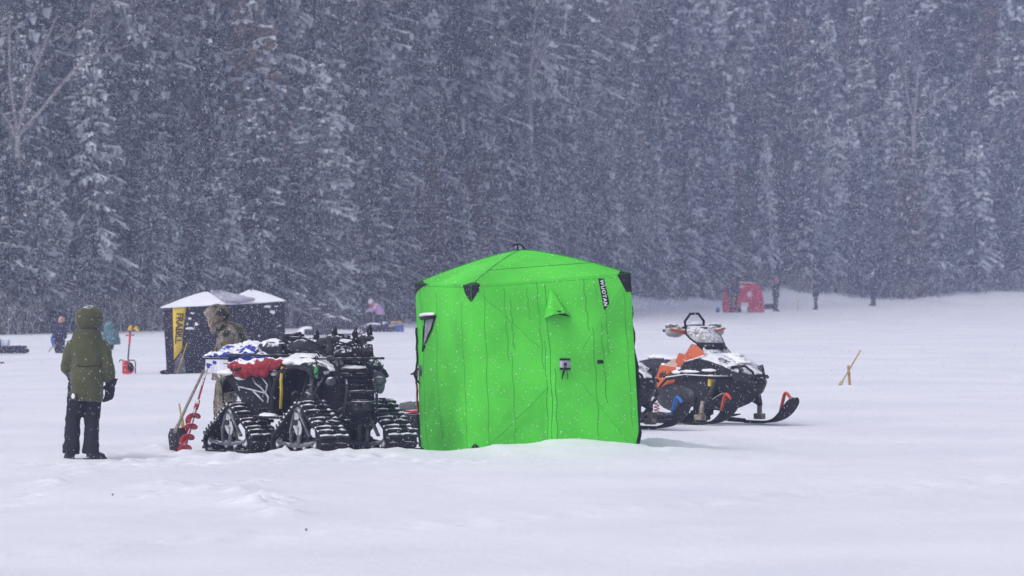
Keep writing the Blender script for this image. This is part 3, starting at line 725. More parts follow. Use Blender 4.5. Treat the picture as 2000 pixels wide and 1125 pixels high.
    corner(F, ((1, 1), (1, .90), (.965, .90), (.915, 1)), Rw, ((0, 1), (0, .88), (.12, .93), (.14, 1)), roofS, ((1, 0), (.925, 0), (.955, .04), (1, .10)))
    corner(Lw, ((0, 1), (0, .93), (.10, .965), (.26, 1)), None, None, roofS, ((0, 1), (0, .82), (.02, .92), (.05, 1)))
    corner(F, ((0, 0), (0, .085), (.02, .07), (.075, 0)), Lw, ((1, 0), (1, .085), (.93, .05), (.86, 0)), None, None)
    corner(F, ((1, 0), (1, .14), (.975, .06), (.965, 0)), Rw, ((0, 0), (0, .14), (.08, .07), (.12, 0)), None, None)
    corner(Lw, ((0, 0), (0, .05), (.05, .03), (.08, 0)), None, None, None, None)
    # projecting triangular vent hood on the front
    def FW(px, py, e): # front-wall coordinates of a photographed point
        u = (px - 922 - (py - 557) * .025) / (311 - (py - 557) * -.02); v = 1 - (py - (557 - 23 * u)) / (328 + 20 * u)
        return F(u, v, e)
    tip = FW(1076, 562, .005); l = FW(1060, 620, .006); r = FW(1114, 617, .008); ml = FW(1074, 612, .13); mr = FW(1097, 609, .12)
    mb = MB(); mb.add([tip, l, ml, mr, r], [(0, 1, 2), (0, 2, 3), (0, 3, 4)]); mb.build('vent_hood', GREEN, root, solid=.006, sub=0)
    mb = MB(); mb.add([l, ml, mr, r, FW(1085, 612, .004)], [(0, 4, 1), (1, 4, 2), (2, 4, 3)]); mb.build('vent_mesh', bp, root)
    mb = MB(); mb.tube([FW(1080, 606, .10), FW(1086, 606, .135), FW(1090, 607, .10)], .008, n=6); mb.build('vent_prop', bp, root)
    # hub pull tab and strap
    lg = MT['grey_metal']
    MB().sheet([[FW(1088 + 20 * j / 3, 695 + 22 * i / 3, .006) for j in range(4)] for i in range(4)]).build('pull_tab', mat('reflective_grey', (.42, .42, .46), .5, var=.2, scale=30), root, solid=.004, offset=1)
    mb = MB()
    for y0 in (695, 713): mb.sheet([[FW(1087.5 + 21 * j / 3, y0 + 4 * i, .013) for j in range(4)] for i in range(2)])
    mb.tube([FW(1100, 704, .02), FW(1096, 714, .045), FW(1093, 724, .03), FW(1091, 735, .02)], [.012, .014, .012, .006], n=6)
    mb.tube([FW(1099, 706, .02), FW(1101, 722, .02), FW(1103, 735, .01)], .003, n=4)
    mb.ell(FW(1098, 706, .025), .02); mb.build('pull_strap', bp, root)
    MB().sheet([[FW(1162 + 12 * j / 2, 698 + 7 * i / 2, .006) for j in range(3)] for i in range(3)]).build('label_tag', bp, root, solid=.003, offset=1)
    # logo flag
    MB().sheet([[FW(*(V((1168.5, 544, 0)).lerp(V((1180, 544, 0)), j / 3)).lerp(V((1178, 604, 0)).lerp(V((1188.5, 591, 0)), j / 3), i / 6).to_2d(), .006) for j in range(4)] for i in range(7)]).build('logo_patch', bp, root, solid=.002, offset=1)
    def logo(x, y, e):
        t = x / .2855 + .5                       # along the patch, downwards
        p = V((1175.2, 547.5, 0)).lerp(V((1181.2, 595.0, 0)), t); return FW(p.x + y / .0066 * 1.06, p.y - y / .0066 * .05, .0085 + e)
    text_mesh('WUOTAN', .058, logo, 'lettering', MT['letter_white'], root, bold=.0020, spacing=1.22)
    # left wall window, hub strap
    def LWp(px, py, e):
        u = (px - 811 - (py - 553) * .034) / (109 - (py - 553) * .01); v = 1 - (py - 553 - 4 * u) / (326 + 4 * u); return Lw(u, v, e)
    tri = [(835, 622), (857, 619), (829, 683)]
    mb = MB(); mb.add([LWp(*p, .008) for p in tri], [(0, 1, 2)]); mb.build('window', mat('window_film', (.30, .30, .34), .4, var=.25, scale=14), root, solid=.003)
    mb = MB()
    for i in range(3):
        a, b = tri[i], tri[(i + 1) % 3]; mb.tube([LWp(a[0] + (b[0] - a[0]) * t / 6, a[1] + (b[1] - a[1]) * t / 6, .012) for t in range(7)], .010, n=5)
    mb.tube([LWp(832, 619, .035), LWp(845, 617, .04), LWp(857, 617, .035)], .030, n=8, round_=True); mb.build('window_frame', bp, root)
    mb = MB(); mb.tube([LWp(832, 615, .04), LWp(844, 613, .045), LWp(857, 613, .04)], .024, n=8, round_=True); mb.build('snow_ridge', MT['snow'], root, disp=(.02, .05))
    mb = MB(); mb.sheet([[LWp(821 + 6 * j, 710 + 10 * i, .008) for j in range(2)] for i in range(3)]); mb.build('pull_tab', lg, root, solid=.004)
    mb = MB(); mb.tube([LWp(822, 716, .03), LWp(821, 726, .07), LWp(823, 738, .05), LWp(825, 746, .02)], [.018, .02, .016, .006], n=6); mb.tube([LWp(820, 722, .03), LWp(818, 728, .10)], .010, n=5); mb.build('pull_strap', bp, root)
    # door edges: black binding with orange piping, right and left
    for S, u0, sg in ((Rw, .10, 1), (Lw, .02, -1)):
        b1 = MB(); b2 = MB(); rg = random.Random(4)
        n = 26; p1 = []; p2 = []
        for i in range(n + 1):
            v = (.96 if sg > 0 else .74) - (.94 if sg > 0 else .70) * i / n; bow = (.035 * math.sin(math.pi * (1 - v) * .9) + .012 * math.sin(i * 1.7) + (.03 if v < .5 else 0)) * (1 if sg > 0 else .35)
            p1.append(S(u0, v, bow + .008)); p2.append(S(u0 + .02, v, bow + .026 + (.006 * math.sin(i * 2.3))))
        b1.tube(p1, .022 if sg > 0 else .010, n=6, flat=1.4); b2.tube(p2 if sg > 0 else p2[9:20], .008 if sg > 0 else .006, n=5)
        b1.build('door_binding', bp, root); b2.build('door_piping', mat('orange_piping', (.60, .12, .02), .6), root)
    top = roofS(.5, .5); mb = MB()
    pts = [top + V((-.10, -.02, .035)), top + V((-.085, 0, .062)), top + V((-.03, 0, .068)), top + V((.012, 0, .05)), top + V((.03, -.01, .02)), top + V((.045, -.05, -.03))]
    mb.tube(pts, [.012, .018, .018, .016, .012, .006], n=6, flat=.7); mb.tube([top + V((-.05, 0, 0)), top + V((-.05, 0, .06))], .010, n=6); mb.tube([top + V((.02, 0, 0)), top + V((.0, 0, .06))], .008, n=6)
    mb.build('hub_strap', bp, root)
green_tent()

def peg(px, py, kind):
    p = onground(G(px, py))
    if kind == 'ring':
        t = thing('anchor_peg', p, 'small red ring-topped ice anchor left of the green shelter', 'anchor'); mb = MB()
        mb.tube([(0, 0, -.03), (0, 0, .045)], .006, n=6); mb.tube([(.028 * math.sin(a), 0, .072 + .028 * -math.cos(a)) for a in [2 * math.pi * i / 16 for i in range(17)]], .006, n=6)
        mb.build('ring_screw', MT['red_paint'], t); mb = MB(); mb.tube([(0, -.01, .012), (.06, -.01, .02), (.15, .0, .015)], .007, n=5); mb.build('anchor_cord', MT['black_plain'], t)
    else:
        t = thing('anchor_peg', p, 'red bar of an ice anchor in slush right of the green shelter', 'anchor'); mb = MB()
        mb.tube([(-.075, 0, .05), (.085, .0, .048)], .009, n=6); mb.build('bar', MT['red_paint'], t); mb = MB(); mb.tube([(0, 0, -.04), (0, 0, .05)], .008, n=6); mb.build('shaft', MT['red_paint'], t)
peg(803, 881, 'ring'); peg(1277, 873, 'bar')

# ================================================================== black double shelter
def black_tent():
    d0 = depth_at(730); s = FPX / d0
    P = lambda px, py, dd=0.0: W(px, py, d0 + dd)
    root = thing('ice_shelter', G(440, 730), 'black double hub shelter with snow-covered roof and yellow banner', 'ice shelter'); o = root.location.copy()
    fab, sn = MT['black_fabric'], MT['roof_snow']
    A = G(326, 730) - o; B = G(556, 727) - o; dep = V((-.12, 1.7, 0)); C = A + dep; D = B + dep
    At, Bt = P(318, 600, 0) - o, P(556, 587, .35) - o; Ct, Dt = At + dep + V((0.12, 0, .0)), Bt + dep
    M0, Mt = (A + B) / 2 + V((0, -.03, 0)), P(444, 593, .1) - o
    N0, Nt = M0 + dep, Mt + dep
    wl = {}
    def mkwall(k, p, q, pt, qt, n, bl):
        S = wall_S(p, q, pt, qt, n, bl, (.5, .5), len(wl) * 3.1); wl[k] = S; MB().sheet(grid_S(S, 30, 30)).build('fabric_wall', fab, root)
    mkwall('f1', A, M0, At, Mt, V((0, -1, 0)), .05); mkwall('f2', M0, B, Mt, Bt, V((0, -1, 0)), .05)
    mkwall('l', C, A, Ct, At, V((-1, 0, 0)), -.07); mkwall('r', B, D, Bt, Dt, V((1, 0, 0)), .04)
    mkwall('b', D, C, Dt, Ct, V((0, 1, 0)), .05)
    def hip(a, b, c, d, pk, name, ex=.0):
        mb = MB(); n = 24; g = []
        for i in range(n + 1):
            row = []
            for j in range(n + 1):
                u, v = j / n, i / n; p = a * (1 - u) * (1 - v) + b * u * (1 - v) + c * (1 - u) * v + d * u * v
                r = max(abs(2 * u - 1), abs(2 * v - 1)); base = (a + b + c + d) / 4
                p = p + V((pk.x - base.x, 0, 0)) * (1 - r); p.z += (pk.z - base.z) * (1 - r ** 1.25) + .012 * float(vnoise(u * 5, v * 5, 2)); row.append(p)
            g.append(row)
        mb.sheet(g); return mb.build(name, [sn, fab], root, solid=.02)
    ov = V((-.05, -.05, -.012))
    hip(At + ov, Mt + V((.01, -.05, -.012)), Ct + V((-.05, .05, 0)), Nt, P(402, 570, .8) - o, 'roof')
    hip(Mt + V((.012, -.05, -.012)), Bt + V((.03, -.05, -.01)), Nt, Dt + V((.03, .05, 0)), P(488, 566, .85) - o, 'roof')
    # dark strip of roof cloth showing where snow slid off the first hub
    mb = MB(); mb.add([P(411, 570.5, .72) - o, P(432, 571.5, .70) - o, P(498, 587, .0) - o, P(466, 594, -.10) - o, P(445, 592, -.12) - o], [(0, 4, 3, 2, 1)])
    mb.build('bare_roof_cloth', mat('wet_grey_cloth', (.22, .22, .29), .7, c2=(.5, .5, .57), scale=4), root, solid=.05, offset=1)
    F1, F2 = wl['f1'], wl['f2']
    def FP(px, py, e):
        if px <= 441: u = (px - 318 - (py - 600) * .06) / 124; return F1(min(max(u, 0), 1), 1 - (py - 600 + 7 * u) / 131, e)
        u = (px - 441) / 115; return F2(min(u, 1), 1 - (py - 593 + 6 * u) / 137, e)
    yl = mat('yellow_banner', (.75, .52, .03), .7, var=.12, scale=5)
    L_ = [(337, 598), (337.5, 620), (338.5, 645), (340, 672), (340, 704)]; R_ = [(363, 598), (361, 620), (358, 645), (357, 672), (355.5, 684)]
    MB().sheet([[FP(a[0] + (b[0] - a[0]) * j / 3, a[1] + (b[1] - a[1]) * j / 3, .012) for j in range(4)] for a, b in zip(L_, R_)]).build('banner', yl, root, solid=.004, offset=1)
    def lt(x, y, e):
        t = x / .78 + .5; return FP(350.0 - 3.0 * t + 1.2 + y / .0105, 605 + 72 * t, .019 + e)
    text_mesh('FRABILL', .20, lt, 'lettering', MT['letter_black'], root, bold=.004, spacing=.92)
    gw = mat('grey_panel', (.17, .17, .21), .7, snow=.2, fleck=.05)
    mb = MB(); mb.add([FP(355, 690, .014), FP(343, 706, .014), FP(340, 729, .014), FP(366, 729, .014), FP(361, 700, .014)], [(0, 1, 2, 3, 4)]); mb.build('grey_panel', gw, root, solid=.003)
    # snow stuck to the cloth
    rg = random.Random(8); mb = MB()
    for px, py, a, b, rot in ((376, 612, .07, .05, .3), (371, 622, .05, .06, 0), (373, 641, .16, .045, .05), (384, 632, .05, .09, -.3), (366, 633, .03, .04, 0), (490, 600, .02, .04, .4), (476, 603, .03, .02, .6),
                              (545, 635, .07, .03, -.4), (530, 608, .10, .09, .3), (522, 598, .13, .05, .0), (490, 641, .05, .015, .1), (505, 655, .03, .06, 0), (320, 612, .03, .03, 0), (440, 604, .03, .03, 0), (540, 598, .06, .04, 0)):
        mb = MB()
        for k in range(7):
            t = rg.uniform(-1, 1); c = FP(px + t * a * 95 * .5 * math.cos(rot) * 1.0, py + t * a * 48 * math.sin(rot), .01)
            mb.ell(c, (a * rg.uniform(.25, .5), .012, b * rg.uniform(.3, .65)), (0, rot + rg.uniform(-.4, .4), 0), nu=9, nv=6)
        mb.build('stuck_snow', MT['snow'], root, remesh=.014, sm=1)
    mb = MB(); mb.tube([FP(367, 668, .03), FP(360, 690, .04), FP(352, 715, .05), FP(346, 733, .08)], .008, n=5); mb.build('guy_rope', MT['yellow'], root)
    mb = MB(); mb.ell(A + V((-.03, -.05, .03)), (.12, .1, .05)); mb.box((A + (M0 - A) * .5 + V((0, -.08, .02))), (1.1, .05, .03)); mb.build('skirt', MT['black_plain'], root, sm=2)
    mb = MB()
    for x, z in ((402, 570), (490, 566)):
        p = P(x, z, .82) - o; mb.tube([p + V((0, 0, -.02)), p + V((.01, 0, .10))], .012, n=5)
    mb.build('hub_strap', MT['black_plain'], root)
black_tent()
# ================================================================== people
def ring(c, ax, lat, rx, ry, n=16, k=1.0):
    ax = ax.normalized(); lat = (lat - ax * lat.dot(ax)).normalized(); fw = ax.cross(lat)
    return [c + lat * (rx * math.copysign(abs(math.cos(a)) ** k, math.cos(a))) + fw * (ry * math.copysign(abs(math.sin(a)) ** k, math.sin(a))) for a in [2 * math.pi * i / n for i in range(n)]]
def loft_rings(mb, cs, lat, n=16, k=.9, mi=0):      # cs: (centre, rx, ry)
    rr = []
    for i, (c, rx, ry) in enumerate(cs):
        a = cs[max(i - 1, 0)][0]; b = cs[min(i + 1, len(cs) - 1)][0]; rr.append(ring(c, b - a, lat, rx, ry, n, k))
    mb.loft(rr, mi)
def hand(mb, wrist, d, palm_n, r=1.0, curl=.7, side=1):
    d = d.normalized(); pn = (palm_n - d * palm_n.dot(d)).normalized(); lat = d.cross(pn) * side
    q = Matrix((lat, pn, d)).transposed().to_4x4()
    mb.ell(wrist + d * .045 * r, (.040 * r, .017 * r, .052 * r), q)
    for i, (o, l) in enumerate(((-.028, .062), (-.009, .074), (.010, .070), (.028, .054))):
        p0 = wrist + d * .085 * r + lat * o * r; c = curl * (.9 + .12 * i); pts = [p0 - d * .03 * r, p0]; dd = V(d)
        for f, kk in ((.42, .5), (.33, 1.0), (.25, .9)):
            dd = (dd * math.cos(c * kk) + pn * math.sin(c * kk)).normalized(); pts.append(pts[-1] + dd * l * r * f); 
        mb.tube(pts, [.0095 * r, .0095 * r, .009 * r, .0085 * r, .0075 * r], n=7, round_=True)
    b = wrist + d * .025 * r - lat * .034 * r
    mb.tube([b, b + (d * .5 - lat * .75 + pn * .25).normalized() * .032 * r, b + (d * .85 - lat * .5 + pn * .45).normalized() * .062 * r], [.013 * r, .011 * r, .009 * r], n=7, round_=True)

def person(loc, rz, J, cfg, label, group=None):
    root = thing('person', loc, label, 'person', rz, group)
    c = cfg; near = c.get('near', False); lat = (J['shR'] - J['shL']).normalized(); vx = .013 if near else .022
    f = J['face'].normalized(); h = J['head']; up = (h - J['neck']).normalized(); hl = f.cross(up).normalized(); fu = hl.cross(f).normalized()
    Q = Matrix((hl, f, fu)).transposed().to_4x4()
    mb = MB()
    mb.ell(h + fu * .015, (.076, .095, .105), Q); mb.ell(h - fu * .055 + f * .025, (.058, .066, .062), Q)
    mb.ell(h + f * .098 - fu * .018, (.016, .024, .022), Q); mb.ell(h + f * .085 + fu * .005, (.012, .02, .035), Q)       # nose
    mb.ell(h + f * .082 - fu * .060, (.026, .016, .010), Q); mb.ell(h + f * .076 - fu * .095, (.026, .022, .022), Q)      # lips, chin
    mb.ell(h + f * .078 + fu * .030, (.055, .020, .014), Q)                                                               # brow
    for s in (-1, 1): mb.ell(h + hl * s * .077 - fu * .01, (.010, .02, .032), Q); mb.ell(h + hl * s * .038 + f * .068 - fu * .03, (.026, .022, .024), Q)
    mb.tube([J['chest'] + up * .05, J['neck'], h - fu * .04], [.07, .056, .052], n=12)
    hipc = (J['hipL'] + J['hipR']) / 2
    loft_rings(mb, [(hipc - (J['chest'] - hipc) * .15, .13, .09), (hipc, .155, .105), (hipc.lerp(J['chest'], .45), .13, .09), (J['chest'], .16, .105), (J['chest'].lerp(J['neck'], .6), .11, .075)], lat)
    for S in 'LR':
        mb.tube([J['chest'].lerp(J['sh' + S], .5), J['sh' + S], J['sh' + S].lerp(J['el' + S], .3), J['el' + S], J['el' + S].lerp(J['wr' + S], .3), J['wr' + S]], [.055, .052, .047, .037, .038, .026], n=10, round_=True)
        hand(mb, J['wr' + S], J['hd' + S], J['pn' + S], 1.0, c.get('curl', .6), 1 if S == 'R' else -1)
        mb.tube([J['hip' + S], J['hip' + S].lerp(J['kn' + S], .3), J['kn' + S], J['kn' + S].lerp(J['an' + S], .3), J['an' + S]], [.085, .08, .054, .055, .036], n=12, round_=True)
        mb.tube([J['an' + S] - V((0, 0, .02)), J['an' + S].lerp(J['to' + S], .5) - V((0, 0, .02)), J['to' + S]], [.04, .036, .028], n=8, round_=True)
    mb.build('body', MT['skin'], root, remesh=vx, sm=3)
    for s in (-1, 1):
        e = MB(); e.ell(h + f * .083 + hl * s * .032 + fu * .008, .011, nu=8, nv=6); e.build('eye', MT['letter_black'], root)
    # trousers
    mb = MB(); tw = c.get('trouser_w', 1.0)
    loft_rings(mb, [(hipc - V((0, 0, .10)), .165 * tw, .115 * tw), (hipc, .18, .13), (hipc.lerp(J['chest'], .35), .165, .12)], lat)
    for S in 'LR':
        k = c.get('flare', .075); mb.tube([J['hip' + S] + V((0, 0, .02)), J['hip' + S].lerp(J['kn' + S], .35), J['kn' + S], J['kn' + S].lerp(J['an' + S], .5), J['an' + S] + V((0, 0, -.01))], [.105 * tw, .108 * tw, .088 * tw, .084 * tw, k * tw], n=14)
    mb.build('trousers', c['trousers'], root, remesh=vx * 1.15, sm=4, disp=(.03 if near else .02, .09))
    for S in 'LR':
        mb = MB(); a, t = J['an' + S], J['to' + S]; dd = V((t.x - a.x, t.y - a.y, 0)).normalized()
        mb.tube([a + V((0, 0, .06)), a, a.lerp(t, .35) - V((0, 0, .01)), t + V((0, 0, .01))], [.062, .06, .054, .046], n=12, round_=True)
        mb.tube([V((a.x, a.y, .022)) - dd * .055, V(((a.x + t.x) / 2, (a.y + t.y) / 2, .022)), V((t.x, t.y, .024)) + dd * .02], [.046, .05, .05], n=12, flat=.5, round_=True)
        mb.build('boot', c.get('boots', MT['boot']), root, remesh=vx, sm=2)
    # jacket
    mb = MB(); cs = c.get('coat') or [(hipc + V((0, 0, c.get('hem', -.12))), .205, .155), (hipc + V((0, 0, .02)), .20, .15), (hipc.lerp(J['chest'], .5), .185, .14), (J['chest'], .205, .145),
                                      (J['chest'].lerp(J['neck'], .5), .185, .12), (J['neck'] - up * .0, .095, .085)]
    loft_rings(mb, cs, lat, 20, .88)
    for S in 'LR':
        w = c.get('sleeve', 1.0); sh = J['sh' + S]; el = J['el' + S]; wr = J['wr' + S]
        mb.tube([J['chest'].lerp(sh, .55) + up * .01, sh, sh.lerp(el, .35), sh.lerp(el, .8), el, el.lerp(wr, .4), wr + (el - wr) * .02], [.072, .082 * w, .082 * w, .07 * w, .072 * w, .068 * w, .05 * w], n=14, round_=True)
    mb.build('jacket', c['jacket'], root, remesh=vx, sm=5 if near else 3, disp=(.026 if near else .015, .075))
    # gloves
    for S in 'LR':
        mb = MB(); g = c.get('glove_r', 1.25); hand(mb, J['wr' + S], J['hd' + S], J['pn' + S], g, c.get('curl', .6), 1 if S == 'R' else -1)
        d = J['hd' + S].normalized(); mb.tube([J['wr' + S] - d * .05, J['wr' + S] + d * .02], [.05 * g * .85, .042 * g * .85], n=12)
        mb.build('glove', c.get('gloves', MT['navy_black']), root, remesh=.0085 if near else .016, sm=1)
    # hood or hat
    if c.get('hood'):
        hm, hr = c['hood'], c.get('hood_r', (.135, .15, .155)); hc = h + c.get('hood_off', V((0, 0, 0))); rows = []
        for i in range(15):
            th = math.pi * i / 14 * (1 - c.get('open', .30)); row = []
            for j in range(25):
                a = 2 * math.pi * j / 24; p = V((math.sin(th) * math.cos(a) * hr[0], -math.cos(th) * hr[1], math.sin(th) * math.sin(a) * hr[2]))
                if p.z < -.06: p.x *= 1 - .5 * min(1, (-p.z - .06) / .1)
                row.append(hc + (Q @ p))
            rows.append(row)
        mb = MB(); mb.sheet(rows); mb.build('hood', hm, root, solid=.022, sub=1, disp=(.028, .07))
        mb = MB(); mb.tube([J['chest'].lerp(J['neck'], .75), J['neck'] + up * .03, J['neck'] + up * .09], [.150, .125, .110], n=16); mb.build('collar', hm, root, sub=1, disp=(.015, .06))
    elif c.get('hat'):
        mb = MB(); mb.ell(h + fu * .045 - f * .008, (.095, .11, .10), Q); mb.tube([h + fu * .025 + (hl * math.cos(a) * .09 + f * math.sin(a) * .105) for a in [2 * math.pi * i / 16 for i in range(17)]], .02, n=6)
        if c.get('pom'): mb.ell(h + fu * .165, .035)
        mb.build('hat', c['hat'], root, remesh=.014, sm=1)
    return root

def stance(H=1.7, bend=0.0, sit=False, arms='down', stride=.0, turn=0.0):
    k = H / 1.7; J = {}
    z0 = .46 if sit else .93
    J['hipL'], J['hipR'] = V((-.10, 0, z0)), V((.10, 0, z0))
    def up(y, z): a = bend; return V((0, y * math.cos(a) + z * math.sin(a), z0 + z * math.cos(a) - y * math.sin(a)))
    J['chest'] = up(0, .36); J['neck'] = up(.01, .54); J['head'] = up(.03, .67) + V((0, .03 * bend, -.02 * bend)); J['face'] = V((math.sin(turn), math.cos(turn), -.2 - .6 * bend))
    for S, s in (('L', -1), ('R', 1)):
        sh = up(0, .47) + V((s * .185, 0, 0)); J['sh' + S] = sh
        if arms == 'down': J['el' + S] = sh + V((s * .06, -.02 + .1 * bend, -.27)); J['wr' + S] = J['el' + S] + V((-s * .01, .06, -.24))
        else: J['el' + S] = sh + V((s * .05, .06 + .1 * bend, -.25)); J['wr' + S] = J['el' + S] + V((-s * .12, .20, -.06))
        J['hd' + S] = J['wr' + S] - J['el' + S]; J['pn' + S] = V((-s, .1, 0)) if arms == 'down' else V((-s * .4, 0, -1))
        if sit: J['kn' + S] = V((s * .14, .42, .47)); J['an' + S] = V((s * .13, .40, .08)); J['to' + S] = V((s * .14, .57, .04))
        else: J['kn' + S] = V((s * .11, .03 + s * stride, .50)); J['an' + S] = V((s * .12, s * stride * 1.3, .09)); J['to' + S] = V((s * .14, .15 + s * stride * 1.3, .04))
    for q in J:
        if q[:2] not in ('hd', 'pn') and q != 'face': J[q] = J[q] * k
    return J

# the person in the olive parka, seen from behind
def parka_person():
    p = onground(G(160, 899), -.02); J = {}
    q = lambda x, y, z: V((x, y, z))
    J.update(hipL=q(-.04, 0, .84), hipR=q(.13, 0, .84), chest=q(.05, 0, 1.20), neck=q(.065, .0, 1.40), head=q(.085, .02, 1.555), face=q(.35, .95, -.1),
             shL=q(-.112, 0, 1.268), shR=q(.222, 0, 1.268), elL=q(-.165, .02, 1.03), elR=q(.285, .0, 1.03), wrL=q(-.10, .21, .93), wrR=q(.315, .05, .86),
             hdL=q(.3, .9, .1), hdR=q(-.12, .10, -1), pnL=q(.2, 0, -1), pnR=q(-.6, .8, 0),
             knL=q(-.10, .03, .47), knR=q(.11, .03, .47), anL=q(-.125, 0, .09), anR=q(.10, .0, .09), toL=q(-.165, -.05 + .16, .04), toR=q(.21, .05, .04))
    ol = MT['olive']
    coat = [(q(.045, 0, .665), .185, .17), (q(.05, 0, .74), .190, .17), (q(.05, 0, .90), .182, .16), (q(.05, 0, 1.045), .172, .15), (q(.052, 0, 1.07), .172, .148), (q(.055, 0, 1.20), .190, .15), (q(.056, 0, 1.29), .180, .14), (q(.062, 0, 1.36), .172, .135), (q(.067, 0, 1.415), .160, .13), (q(.07, 0, 1.455), .125, .11)]
    r = person(p, 0, J, dict(near=True, jacket=ol, trousers=mat('snow_pants', (.009, .008, .017), .85, var=.3, scale=9, fleck=.04), hood=ol, hood_r=(.150, .155, .145), hood_off=V((-.005, -.015, .012)), open=.24, coat=coat,
                             flare=.100, trouser_w=1.0, sleeve=1.08, glove_r=1.65, curl=.75, gloves=mat('dark_mitten', (.014, .012, .026), .9, fleck=.04), boots=MT['boot']),
               'person in olive green hooded parka and black snow pants standing with their back turned')
    dk = mat('olive_fold', (.03, .035, .014), .9); mb = MB()
    cx, cy, cz = .052, 0, 1.052
    mb.tube([V((cx + .176 * math.cos(a), cy + .155 * math.sin(a), cz + .004 * math.sin(5 * a))) for a in [math.pi + math.pi * i / 20 for i in range(21)]], .006, n=5); mb.build('waist_seam', dk, r)
    mb = MB(); mb.tube([V((-.045, -.17, .76)), V((-.042, -.185, .70)), V((-.04, -.18, .60)), V((-.05, -.16, .52))], [.006, .014, .012, .004], n=6, flat=.6); mb.tube([V((-.02, -.175, .62)), V((-.018, -.16, .46))], .004, n=5); mb.tube([V((-.058, -.175, .62)), V((-.062, -.16, .47))], .004, n=5); mb.build('drawcord', MT['black_plain'], r)
    mb = MB(); mb.tube([V((.33, .0, .905)), V((.375, .0, .90)), V((.40, .0, .905))], [.02, .012, .005], n=6); mb.build('cuff_strap', MT['navy_black'], r)
    mb = MB(); mb.ell((-.085, -.160, .72), (.02, .008, .03)); mb.build('snow_patch', MT['snow'], r, disp=(.02, .03))
parka_person()

# the person in camouflage bending over the gear behind the quad
CAMO = camo_mat('camouflage')
def camo_person():
    d = 67.9; g = W(447, 531 + FPX * CAMZ / d, d); p = V((g.x, g.y, gz(g.x, g.y) - .0)); s = FPX / d
    def q(px, py, y=0.0): return V(((px - 447) / s, y, (531 + FPX * CAMZ / d - py) / s))
    J = dict(hipL=q(446, 733, .10), hipR=q(446, 733, -.10), chest=q(446, 668, 0), neck=q(431, 640, 0), head=q(422, 625, 0), face=V((-.85, -.05, -.52)),
             shL=q(440, 655, .19), shR=q(444, 655, -.19), elL=q(428, 690, .22), elR=q(441, 693, -.23), wrL=q(416, 691, .08), wrR=q(421, 697, -.14),
             hdL=V((-.55, -.35, -.45)), hdR=V((-.75, .1, -.5)), pnL=V((0, -.7, -.7)), pnR=V((0, .6, -.8)),
             knL=q(440, 800, .12), knR=q(434, 800, -.12), anL=q(446, 858, .13), anR=q(442, 858, -.13), toL=q(424, 867, .15), toR=q(418, 867, -.15))
    J['hipL'].z = J['hipR'].z = .84
    coat = [(q(448, 745), .22, .22), (q(452, 715), .215, .215), (q(455, 690), .21, .212), (q(455, 668), .215, .208), (q(449, 650), .19, .17), (q(435, 637), .11, .10)]
    gl = mat('grey_glove', (.05, .055, .065), .7, c2=(.02, .022, .03), scale=14)
    r = person(p, 0, J, dict(near=True, jacket=CAMO, trousers=CAMO, hood=CAMO, hood_r=(.135, .165, .150), hood_off=V((-.005, 0, .028)), open=.31, coat=coat, flare=.10, trouser_w=1.22, sleeve=1.15, glove_r=1.3, curl=.6, gloves=gl),
               'person in brown camouflage hooded suit leaning over gear behind the tracked quad')
    for S in 'LR':
        mb = MB(); a = J['wr' + S]; dd = J['hd' + S].normalized(); mb.tube([a - dd * .055, a - dd * .03], .052, n=12); mb.build('cuff', mat('lime_cuff', (.42, .46, .04), .7), r)
camo_person()

# people farther out on the ice
NAVY = mat('navy_jacket', (.020, .022, .045), .85, snow=.2); DARKP = mat('dark_pants', (.022, .022, .034), .85)
def far_person(px, py, rz, J, label, **c):
    g = G(px, py); return person(V((g.x, g.y, gz(g.x, g.y))), rz, J, c, label)
MAROON = mat('maroon_sleeve', (.20, .02, .03), .8)
far_person(1432, 611, R(180), stance(1.95, 0.05), 'dark-clothed person standing at the opening of the red shelter', jacket=mat('grey_jacket', (.045, .042, .055), .9), trousers=mat('brown_pants', (.075, .06, .055), .9), hat=NAVY)
far_person(1514, 608, R(-70), stance(1.72, .08), 'dark-clothed person with bright pink hat right of the red shelter', jacket=NAVY, trousers=DARKP, hat=mat('pink_hat', (.75, .03, .14), .8), gloves=MAROON)
far_person(1594, 605, R(60), stance(1.66, .03, stride=.06), 'dark slender person standing alone second from the right', jacket=NAVY, trousers=DARKP, hat=NAVY)
far_person(1706, 599, R(120), stance(1.98, .04), 'dark-clothed person with pale lavender hat farthest to the right', jacket=NAVY, trousers=DARKP, hat=mat('lavender_hat', (.42, .42, .66), .8, var=.05))
far_person(742, 642, R(115), stance(1.18, .75, arms='front'), 'person in pink jacket and white hat bending over a sled', jacket=mat('pink_jacket', (.62, .26, .42), .8, c2=(.42, .38, .62), scale=5), trousers=DARKP, hat=mat('white_hat', (.62, .60, .58), .8), gloves=mat('pale_glove', (.35, .35, .6), .8))
far_person(116, 689, R(-30), stance(.90, .18, arms='front'), 'person in dark blue clothes with bare head beside a blue tripod', jacket=mat('dark_blue_coat', (.02, .02, .05), .85), trousers=DARKP, hair=1)
far_person(221, 683, R(35), stance(.98, .45, sit=True, arms='front'), 'person in teal hooded coat sitting with their back half turned', jacket=mat('teal_coat', (.055, .14, .16), .8, snow=.1), trousers=DARKP, hood=mat('teal_hood', (.065, .155, .175), .8), sleeve=1.2)
